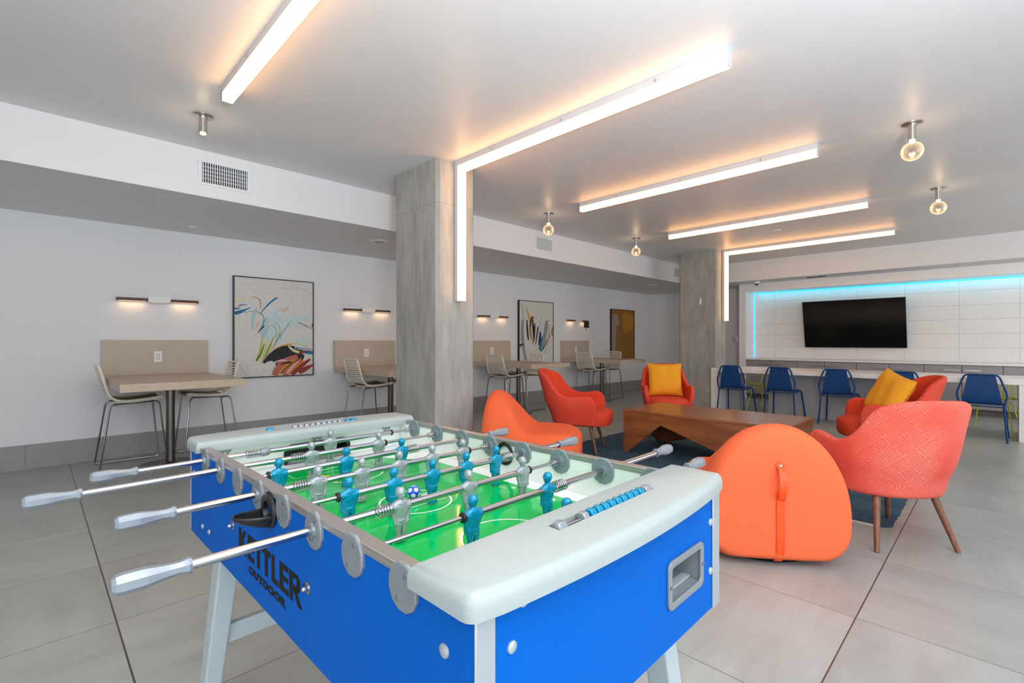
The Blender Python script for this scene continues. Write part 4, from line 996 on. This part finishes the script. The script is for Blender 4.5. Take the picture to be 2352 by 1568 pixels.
# end caps
def cap(near):
    pts = []
    ins = .122; n = 16; va, vb = -.013, WV+.013
    for i in range(n+1):
        t_ = i/n; v = va+(vb-va)*t_; pts.append((-.012-.026*(1-(2*t_-1)**2), v))
    r = .019
    p0 = pts[0]; pn = pts[-1]
    P = [(ins, va)]+arc(p0[0]+r, va+r, r, -pi/2, -pi, 4)+pts[1:-1]+arc(pn[0]+r, vb-r, r, pi, pi/2, 4)+[(ins, vb)]
    if not near: P = [(LU-a, b) for a, b in P][::-1]
    P = [(-a, b) for a, b in P]
    # slot cut: build the slab as pieces around the counting slot
    q = .0125; us = .0585; s0, s1 = (.222, .531) if near else (.207, .534)
    top, bot = .918, .884
    m_ = MB()
    # outline loop with slot hole via bmesh bridge
    import bmesh
    bm = bmesh.new()
    hole = [(-(us-q if near else LU-us-q), s0), (-(us+q if near else LU-us+q), s0), (-(us+q if near else LU-us+q), s1), (-(us-q if near else LU-us-q), s1)]
    def loop(pts, z): return [bm.verts.new((x, y, z)) for x, y in pts]
    prof = [(0, bot), (0, top-.016), (.0025, top-.008), (.0075, top-.002), (.014, top)]
    cx = sum(p[0] for p in P)/len(P); loops = []
    for ins_, z in prof:
        L_ = []
        n_ = len(P); sg_ = 1 if sum(P[i-1][0]*P[i][1]-P[i][0]*P[i-1][1] for i in range(n_)) > 0 else -1
        for i in range(n_):
            a = Vector(P[i-1]); b = Vector(P[i]); c = Vector(P[(i+1) % n_])
            t1 = (b-a).normalized(); t2 = (c-b).normalized(); n1 = Vector((-t1.y, t1.x))*sg_; n2 = Vector((-t2.y, t2.x))*sg_
            nn = (n1+n2); nn = nn/max(.3, nn.length*nn.length/2)
            L_.append((b.x+nn.x*ins_, b.y+nn.y*ins_))
        loops.append(loop(L_, z))
    for A, B in zip(loops[:-1], loops[1:]):
        for i in range(len(A)): bm.faces.new((A[i], A[(i+1) % len(A)], B[(i+1) % len(A)], B[i]))
    h1 = loop(hole, top); h0 = loop(hole, top-.022)
    for i in range(4): bm.faces.new((h1[i], h0[i], h0[(i+1) % 4], h1[(i+1) % 4]))
    bm.faces.new(h0)
    es = [bm.edges.get((A_, B_)) for L_ in (loops[-1], h1) for A_, B_ in zip(L_, L_[1:]+L_[:1])]
    es = [bm.edges.get((L_[i], L_[(i+1) % len(L_)])) or bm.edges.new((L_[i], L_[(i+1) % len(L_)])) for L_ in (loops[-1], h1) for i in range(len(L_))]
    bmesh.ops.triangle_fill(bm, edges=es, use_beauty=True)
    bm.faces.new(loops[0])
    bmesh.ops.recalc_face_normals(bm, faces=bm.faces)
    me = bpy.data.meshes.new('end_cap'); bm.to_mesh(me); bm.free(); me.materials.append(M['cap']); me.shade_smooth(); me.set_sharp_from_angle(angle=radians(40))
    o = bpy.data.objects.new('end_cap', me); C.objects.link(o); o.parent = FT
    # counting beads on a rod in the slot
    U = us if near else LU-us
    rd = MB().cyl((-U, s0+.004, top-.006), (-U, s1-.004, top-.006), .0035, seg=10).build('score_rod', 'chrome', FT)
    def bead(v, m__, big=False):
        r0 = .0128 if not big else .0135; h = .0088 if not big else .0125
        MB().lathe([(.006, -h), (r0*.86, -h*.8), (r0, 0), (r0*.86, h*.8), (.006, h)], (-U, v, top-.004), 'y', 6, rot=pi/6).build('score_bead', m__, rd, bevel=.0012)
    if near:
        bead(.238, 'handle', True); bead(.518, 'handle', True); bead(.303, 'handle')
        for k in range(9): bead(.326+.0208*k, 'teal')
    else:
        bead(.218, 'teal', True); bead(.522, 'teal', True); bead(.497, 'teal')
        for k in range(9): bead(.300+.0208*k, 'handle')
cap(True); cap(False)
# pocket
def frame_ring(m_, v0, v1, z0, z1, r, e, x0, x1, mi=0):
    o_ = rrect(v0, v1, z0, z1, r, 5); i_ = rrect(v0+e, v1-e, z0+e, z1-e, max(.003, r-e*.6), 5); n = len(o_)
    vs = [(x, p[0], p[1]) for x in (x0, x1) for R_ in (o_, i_) for p in R_]; fs = []
    for i in range(n):
        j = (i+1) % n; fs += [(i, n+i, n+j, j), (2*n+i, 2*n+j, 3*n+j, 3*n+i), (i, j, 2*n+j, 2*n+i), (n+i, 3*n+i, 3*n+j, n+j)]
    m_.add(vs, fs, mi)
m_ = MB(); frame_ring(m_, PV0-.008, PV1+.008, PZ0-.008, PZ1+.008, .016, .014, 0, .006)
pk = m_.build('ball_pocket', 'disc', FT, bevel=.0015)
m_ = MB(); a, b, c, d = PV0+.003, PV1-.003, PZ0+.003, PZ1-.003; D_ = -.075; e_ = .02
m_.add([(0, a, c), (0, b, c), (0, b, d), (0, a, d), (D_, a+e_, c+.012), (D_, b-e_*.3, c+.012), (D_, b-e_*.3, d), (D_, a+e_, d)], [(0, 1, 5, 4), (1, 2, 6, 5), (2, 3, 7, 6), (3, 0, 4, 7)])
m_.build('pocket_liner', 'disc', pk)
MB().box(D_-.002, D_, a, b, c, d).build('pocket_back', 'dark_metal', pk)
for vv in (PV0-.001, PV1+.001): MB().lathe([(.0045, 0), (.0045, .002), (.001, .003)], (.006, vv, .743), 'x', 12).build('screw', 'chrome', pk)
# bolts on panels
def dome(x, y, z, ax, s_, r=.0085, nm='bolt_cap', m__='post', h=.0045):
    pr = [(r, 0), (r*.95, s_*h*.5), (r*.6, s_*h*.9), (r*.05, s_*h)]
    MB().lathe(pr, (x, y, z), ax, 20).build(nm, 'chrome' if m__ == 'c' else m__, FT)
for v, z in ((.066, .822), (.088, .874), (.700, .816), (.700, .707), (.066, .70)): dome(0, v, z, 'x', 1)
for u, z in ((.056, .822), (.056, .70), (1.328, .811), (1.225, .670), (1.155, .672), (.14, .672)): dome(-u, 0, z, 'y', -1, .0075 if u > 1 else .0095)
for u, z in ((.935, .750), (.476, .753)):
    MB().lathe([(.012, 0), (.012, -.0015), (.0065, -.0016), (.0062, -.006), (.0048, -.0065), (.0046, -.010), (.003, -.0125), (.0005, -.013)], (-u, 0, z), 'y', 16).build('leg_nut', 'chrome', FT)
# bearings (twelve-sided discs) on both sides
for k in range(1, 9):
    u = .148*k
    for outside, v in ((1, 0), (0, WV-.022)):
        left_rod = k in (3, 5, 7, 8)
        m_ = MB(); s_ = -1
        pr = [(.036, 0), (.036, s_*.004), (.0335, s_*.006)]
        has = (left_rod and outside)
        pr += [(.0155, s_*.0062), (.015, s_*.0105), (.0095, s_*.0108)] if (not outside or has) else [(.001, s_*.0066)]
        m_.lathe(pr, (-u, v, .872), 'y', 12, rot=pi/12)
        dsc = m_.build('bearing_disc', 'disc' if outside else 'disc_inner', FT, angle=25)
        if outside:
            for a in (radians(60), radians(240)):
                MB().lathe([(.0035, 0), (.0035, -.0015), (.001, -.002)], (-u+.021*cos(a), -.0062, .872+.021*sin(a)), 'y', 10).build('screw', 'chrome', dsc)
            for sg in (-1, 1): MB().box(-u-.008, -u+.008, -.0068, -.0062, .872+sg*.021-.0015, .872+sg*.021+.0015).build('slot', 'disc_inner', dsc)
# ball throw-in cups
m_ = MB().lathe([(.036, 0), (.037, -.003), (.035, -.006), (.022, -.007), (.019, .0), (.019, .02)], (-.672, 0, .854), 'y', 28, caps=False)
# chute: a scoop reaching outwards
def scoop(k, z): return None
P = []
for i in range(13):
    t_ = (i/12); k_ = sqrt(max(0, 1-(t_*.985)**2.4)); row = []
    for j in range(15):
        a = pi+pi*j/14; rr = .031*k_
        row.append(Vector((-.672+rr*cos(a), -.006-.066*t_, .850+.005*t_+(.030-.012*t_)*k_*sin(a))))
    P.append(row)
m_.grid(P)
o = m_.build('ball_chute', 'black', FT); sd = o.modifiers.new('solid', 'SOLIDIFY'); sd.thickness = .003
MB().lathe([(.037, 0), (.038, -.003), (.034, -.006), (.026, -.004), (.024, .006), (.010, .008)], (-.672, WV-.022, .857), 'y', 28).build('ball_chute', 'dark_metal', FT)
# rods, players, springs, grips
def player_mesh(name, m__):
    """figure about 113 mm tall; faces +x; rod passes along y through the chest (origin)"""
    m_ = MB()
    def sec(z, wy, wx, cx=0, cy=0, e=.8, n=20):
        r = []
        for i in range(n):
            a = 2*pi*i/n; c, s_ = cos(a), sin(a)
            r.append(Vector((cx+wx*math.copysign(abs(c)**e, c), cy+wy*math.copysign(abs(s_)**e, s_), z)))
        return r
    torso = [(.0150, .0060, .0052, 0), (.0134, .0102, .0064, 0), (.0112, .0152, .0076, 0), (.0088, .0190, .0086, 0), (.0065, .0212, .0090, 0), (.0, .0218, .0098, 0), (-.006, .0205, .0102, .0), (-.013, .0168, .0092, 0), (-.020, .0142, .0082, 0), (-.026, .0148, .0085, 0), (-.031, .0150, .0090, -.0005), (-.036, .0140, .0088, -.0005), (-.040, .0120, .0075, 0)]
    m_.ring_loft([sec(z, wy, wx, cx) for z, wy, wx, cx in torso[::-1]])
    for s_ in (-1, 1):
        lg = [(-.034, .0075, .0085, 0, .0072), (-.042, .0074, .0083, 0, .0074), (-.050, .0064, .0072, .0005, .0070), (-.054, .0056, .0062, .001, .0066), (-.060, .0058, .0064, -.0006, .0064), (-.066, .0050, .0056, 0, .0060), (-.070, .0044, .0048, 0, .0058)]
        m_.ring_loft([sec(z, wy, wx, cx, s_*cy, .95, 14) for z, wy, wx, cx, cy in lg[::-1]])
        # arm held to the side
        ar = [((0, s_*.0190, .008), .0060), ((.001, s_*.0205, .0), .0058), ((.001, s_*.0190, -.010), .0048), ((.002, s_*.0172, -.020), .0042), ((.004, s_*.0155, -.029), .0036), ((.005, s_*.0148, -.034), .0040), ((.005, s_*.0145, -.038), .0022)]
        m_.tube([p for p, _ in ar], [r for _, r in ar], 10)
    m_.box(-.0055, .0055, -.0125, .0125, -.0745, -.0625)      # boot block
    m_.ring_loft([sec(z, w_, w_*.95, 0, 0, 1, 14) for z, w_ in ((.010, .0062), (.016, .0052), (.020, .0054))])
    hd = [(.0160, .0045, .0050, .001), (.0180, .0070, .0074, .001), (.022, .0092, .0096, .0006), (.027, .0104, .0110, 0), (.0315, .0104, .0112, -.0003), (.036, .0090, .0098, -.0005), (.0392, .0062, .0070, -.0005), (.0405, .0024, .0028, -.0005)]
    m_.ring_loft([sec(z, wy, wx, cx, 0, 1, 18) for z, wy, wx, cx in hd])
    m_.ring_loft([[Vector((.0096+a, b, z)) for a, b in ((0, -.0022), (.0034 if z < .026 else .0012, 0), (0, .0022))] for z in (.0225, .0242, .029)])   # nose
    m_.sphere((.0086, 0, .0196), (.0026, .0032, .0014), 8, 6)   # lips
    m_.sphere((.0066, 0, .0165), (.0030, .0032, .0020), 8, 6)   # chin
    for s_ in (-1, 1):
        m_.sphere((.0096, s_*.0036, .0272), (.0014, .0016, .0011), 8, 6)
        m_.sphere((.0, s_*.0106, .0265), (.0020, .0012, .0030), 8, 6)
    m_.box(.0084, .0108, -.0062, .0062, .0290, .0304)            # brow
    # torso mid-line folds
    m_.tube([(.0086, 0, .008), (.0098, 0, -.004), (.0086, 0, -.018)], .0010, 6)
    m_.tube([(-.0086, 0, .008), (-.0098, 0, -.004), (-.0086, 0, -.018)], .0010, 6)
    m_.tube([Vector((.0090*cos(2*pi*i/20), .0152*sin(2*pi*i/20), -.0285)) for i in range(20)], .0010, 6, closed=True)
    m_.lathe([(.0098, -.0205), (.0098, .0205)], (0, 0, 0), 'y', 18)   # rod sleeve through the chest
    o = m_.build(name, m__, None)
    md = o.modifiers.new('remesh', 'REMESH'); md.mode = 'VOXEL'; md.voxel_size = .00095; md.use_smooth_shade = True
    md2 = o.modifiers.new('smooth', 'SMOOTH'); md2.factor = .5; md2.iterations = 2
    dg = bpy.context.evaluated_depsgraph_get(); me = bpy.data.meshes.new_from_object(o.evaluated_get(dg)); me.name = name
    bpy.data.objects.remove(o); me.materials.clear(); me.materials.append(M[m__]); me.shade_smooth()
    return me
ME = {'silver': player_mesh('silver_player', 'silver'), 'teal': player_mesh('teal_player', 'teal')}
ROD = {1: ('teal', [.371]), 2: ('teal', [.256, .488]), 3: ('silver', [.182, .371, .559]), 4: ('teal', [.141, .257, .373, .488, .602]),
       5: ('silver', [.135, .252, .367, .480, .598]), 6: ('teal', [.095, .283, .470]), 7: ('silver', [.244, .474]), 8: ('silver', [.373])}
HANDLE = {3: -.195, 5: -.159, 7: -.282, 8: -.160, 1: .905, 2: 1.006, 4: .893, 6: .846}
def grip(parent, u, v, s_):
    m_ = MB(); L_ = .100
    pr = [(.0085, 0), (.0125, .001), (.0135, .005), (.0118, .009), (.0100, .016), (.0108, .030), (.0130, .045), (.0152, .056), (.0158, .062), (.0158, .086), (.0145, .093), (.0105, .098), (.004, .100)]
    m_.lathe([(r, s_*h) for r, h in pr], (-u, v, .872), 'y', 8, rot=pi/8)
    m_.build('grip', 'handle', parent, angle=24)
def spring(parent, u, v0, v1, r=.0125, turns=6):
    n = turns*14
    MB().tube([(-u+r*cos(2*pi*turns*i/n), v0+(v1-v0)*i/n, .872+r*sin(2*pi*turns*i/n)) for i in range(n+1)], .0011, 6).build('spring', 'chrome', parent)
for k, (team, vs) in ROD.items():
    u = .148*k; left = team == 'silver'; hv = HANDLE[k]
    m_ = MB(); vmin, vmax = min(vs), max(vs)
    # thick outer tube on the handle side, thin inner rod on the other side
    if left:
        thick1 = vmax+.026 if k != 8 else .614
        m_.cyl((-u, hv-.01, .872), (-u, thick1, .872), .0078, seg=20); m_.cyl((-u, thick1, .872), (-u, WV-.03, .872), .0048, seg=14)
    else:
        thick1 = vmin-.026
        m_.cyl((-u, hv+.01, .872), (-u, thick1, .872), .0078, seg=20); m_.cyl((-u, thick1, .872), (-u, .03, .872), .0048, seg=14)
    rod = m_.build('rod', 'chrome', FT)
    MB().lathe([(.0098, -.003), (.0108, 0), (.0098, .003)], (-u, thick1, .872), 'y', 18).build('rod_stopper', 'bump_rubber', rod)
    if left: grip(rod, u, hv, -1)
    else: grip(rod, u, hv, 1)
    if k == 8:
        spring(rod, u, .105, .142); m2 = MB().lathe([(.008, .142), (.0125, .147), (.014, .158), (.0125, .170), (.008, .175)], (-u, 0, .872), 'y', 10).build('stop_buffer', 'disc', rod)
        spring(rod, u, .672, .712, .009, 5)
    elif left:
        spring(rod, u, vmin-.060, vmin-.022); spring(rod, u, .676, .712, .009, 5)
    else:
        spring(rod, u, vmax+.022, vmax+.062)
    for v in vs:
        o = bpy.data.objects.new('player_figure', ME[team]); C.objects.link(o); o.parent = rod; o.location = (-u, v, .872)
        if not left: o.rotation_euler = (0, 0, pi)
# lettering on the left panel
m_ = MB()
def glyph(polys):
    for p in polys: m_.prism([(-a, z) for a, z in p], 'y', -.0006, .0001)
zb, zt = .7005, .7595; Hh = zt-zb
def Y_(f): return zb+Hh*f
def bar(u0, u1, f0, f1): return [(u0, Y_(f0)), (u1, Y_(f0)), (u1, Y_(f1)), (u0, Y_(f1))]
def E_(a, b): return [bar(a, a-.018, 0, 1), bar(a-.018, b, .80, 1), bar(a-.018, b+.002, .405, .60), bar(a-.018, b, 0, .20)]
glyph([bar(.887, .869, 0, 1), [(.869, Y_(.42)), (.869, Y_(.68)), (.852, Y_(1)), (.832, Y_(1)), (.851, Y_(.60))], [(.8665, Y_(.50)), (.851, Y_(.60)), (.829, Y_(0)), (.850, Y_(0))]])
glyph(E_(.822, .776))
glyph([bar(.772, .7225, .80, 1), bar(.757, .738, 0, .80)]); glyph([bar(.7215, .671, .80, 1), bar(.706, .687, 0, .80)])
glyph([bar(.665, .647, 0, 1), bar(.647, .624, 0, .20)])
glyph(E_(.619, .572))
glyph([bar(.567, .549, 0, 1), bar(.549, .530, .82, 1), bar(.549, .530, .40, .58), [(.530, Y_(1)), (.520, Y_(.97)), (.513, Y_(.88)), (.513, Y_(.52)), (.520, Y_(.43)), (.530, Y_(.40)), (.530, Y_(.82))], [(.546, Y_(.40)), (.528, Y_(.42)), (.503, Y_(-.02)), (.525, Y_(-.02))]])
nl = m_.build('name_lettering', 'letter', FT, smooth=False)
def text(s_, name, size, loc, mat_, parent, off=.0, sx=1):
    cu = bpy.data.curves.new(name, 'FONT'); cu.body = s_; cu.size = size; cu.extrude = .0004; cu.offset = off; cu.align_x = 'LEFT'
    cu.space_character = 1.12
    o = bpy.data.objects.new(name, cu); C.objects.link(o)
    dg = bpy.context.evaluated_depsgraph_get(); me = bpy.data.meshes.new_from_object(o.evaluated_get(dg)); bpy.data.objects.remove(o)
    me.materials.clear(); me.materials.append(M[mat_]); o = bpy.data.objects.new(name, me); C.objects.link(o); o.parent = parent
    o.location = loc; o.rotation_euler = (pi/2, 0, 0); xs_ = [v.co.x for v in me.vertices]; o['w'] = max(xs_)-min(xs_)
    return o
o = text('OUTDOOR', 'outdoor_lettering', .0225, (-.812, -.0003, .671), 'letter', FT, .0015); k_ = .228/o['w']; o.scale = (k_, 1, 1); del o['w']
o = text('®', 'trademark_lettering', .012, (-.497, -.0003, .747), 'letter', FT, .0001); del o['w']
# legs: splayed tapered posts with cross bars
def leg(u, v, su, sv):
    rings = []
    for z, a, b, du, dv in ((.012, .024, .022, .085, .055), (.70, .036, .030, 0, 0)):
        cu, cv = u+su*du, v+sv*dv
        rings.append([Vector((-(cu+x*a), cv+y*b, z)) for x, y in ((-1, -1), (-1, 1), (1, 1), (1, -1))])
    o = MB().ring_loft(rings).build('leg', 'leg', FT, bevel=.006, seg=3)
    cu, cv = u+su*.088, v+sv*.056
    MB().cyl((-cu, cv, 0), (-cu, cv, .02), .022, seg=16).build('foot', 'bump_rubber', o)
for u, su in ((.145, -1), (1.175, 1)):
    leg(u, .065, su, -1); leg(u, WV-.065, su, 1)
    m_ = MB(); du = u+su*.047; fb(m_, du-.012, du+.012, .04, WV-.04, .30, .355); m_.build('cross_bar', 'leg', FT, bevel=.002)
# ball
bl = MB()
import itertools
gr = (1+sqrt(5))/2
ico = [Vector(v).normalized() for v in [(0, a, b*gr) for a in (-1, 1) for b in (-1, 1)]+[(a, b*gr, 0) for a in (-1, 1) for b in (-1, 1)]+[(b*gr, 0, a) for a in (-1, 1) for b in (-1, 1)]]
rb = .0172
ns, nr = 48, 32
R_ = [[Vector((rb*sin(pi*j/nr)*cos(2*pi*k/ns), rb*sin(pi*j/nr)*sin(2*pi*k/ns), -rb*cos(pi*j/nr))) for k in range(ns)] for j in range(1, nr)]
bl.ring_loft(R_)
rot = Matrix.Rotation(.5, 3, 'X') @ Matrix.Rotation(.3, 3, 'Z')
for i, f in enumerate(bl.f):
    c = sum((Vector(bl.v[q]) for q in f), Vector())/len(f); c.normalize()
    bl.m[i] = 1 if max((rot @ v).dot(c) for v in ico) > .93 else 0
bo = bl.build('toy_football', ['ball_blue', 'ball_white'])
tag(bo, 'small blue and white football in the centre circle of the pitch', 'ball')
th_ = radians(.8); uu, vv = .667, .366
bo.location = (-.448-uu*cos(th_)-vv*sin(th_), .378-uu*sin(th_)+vv*cos(th_), ZF+rb+.0004)
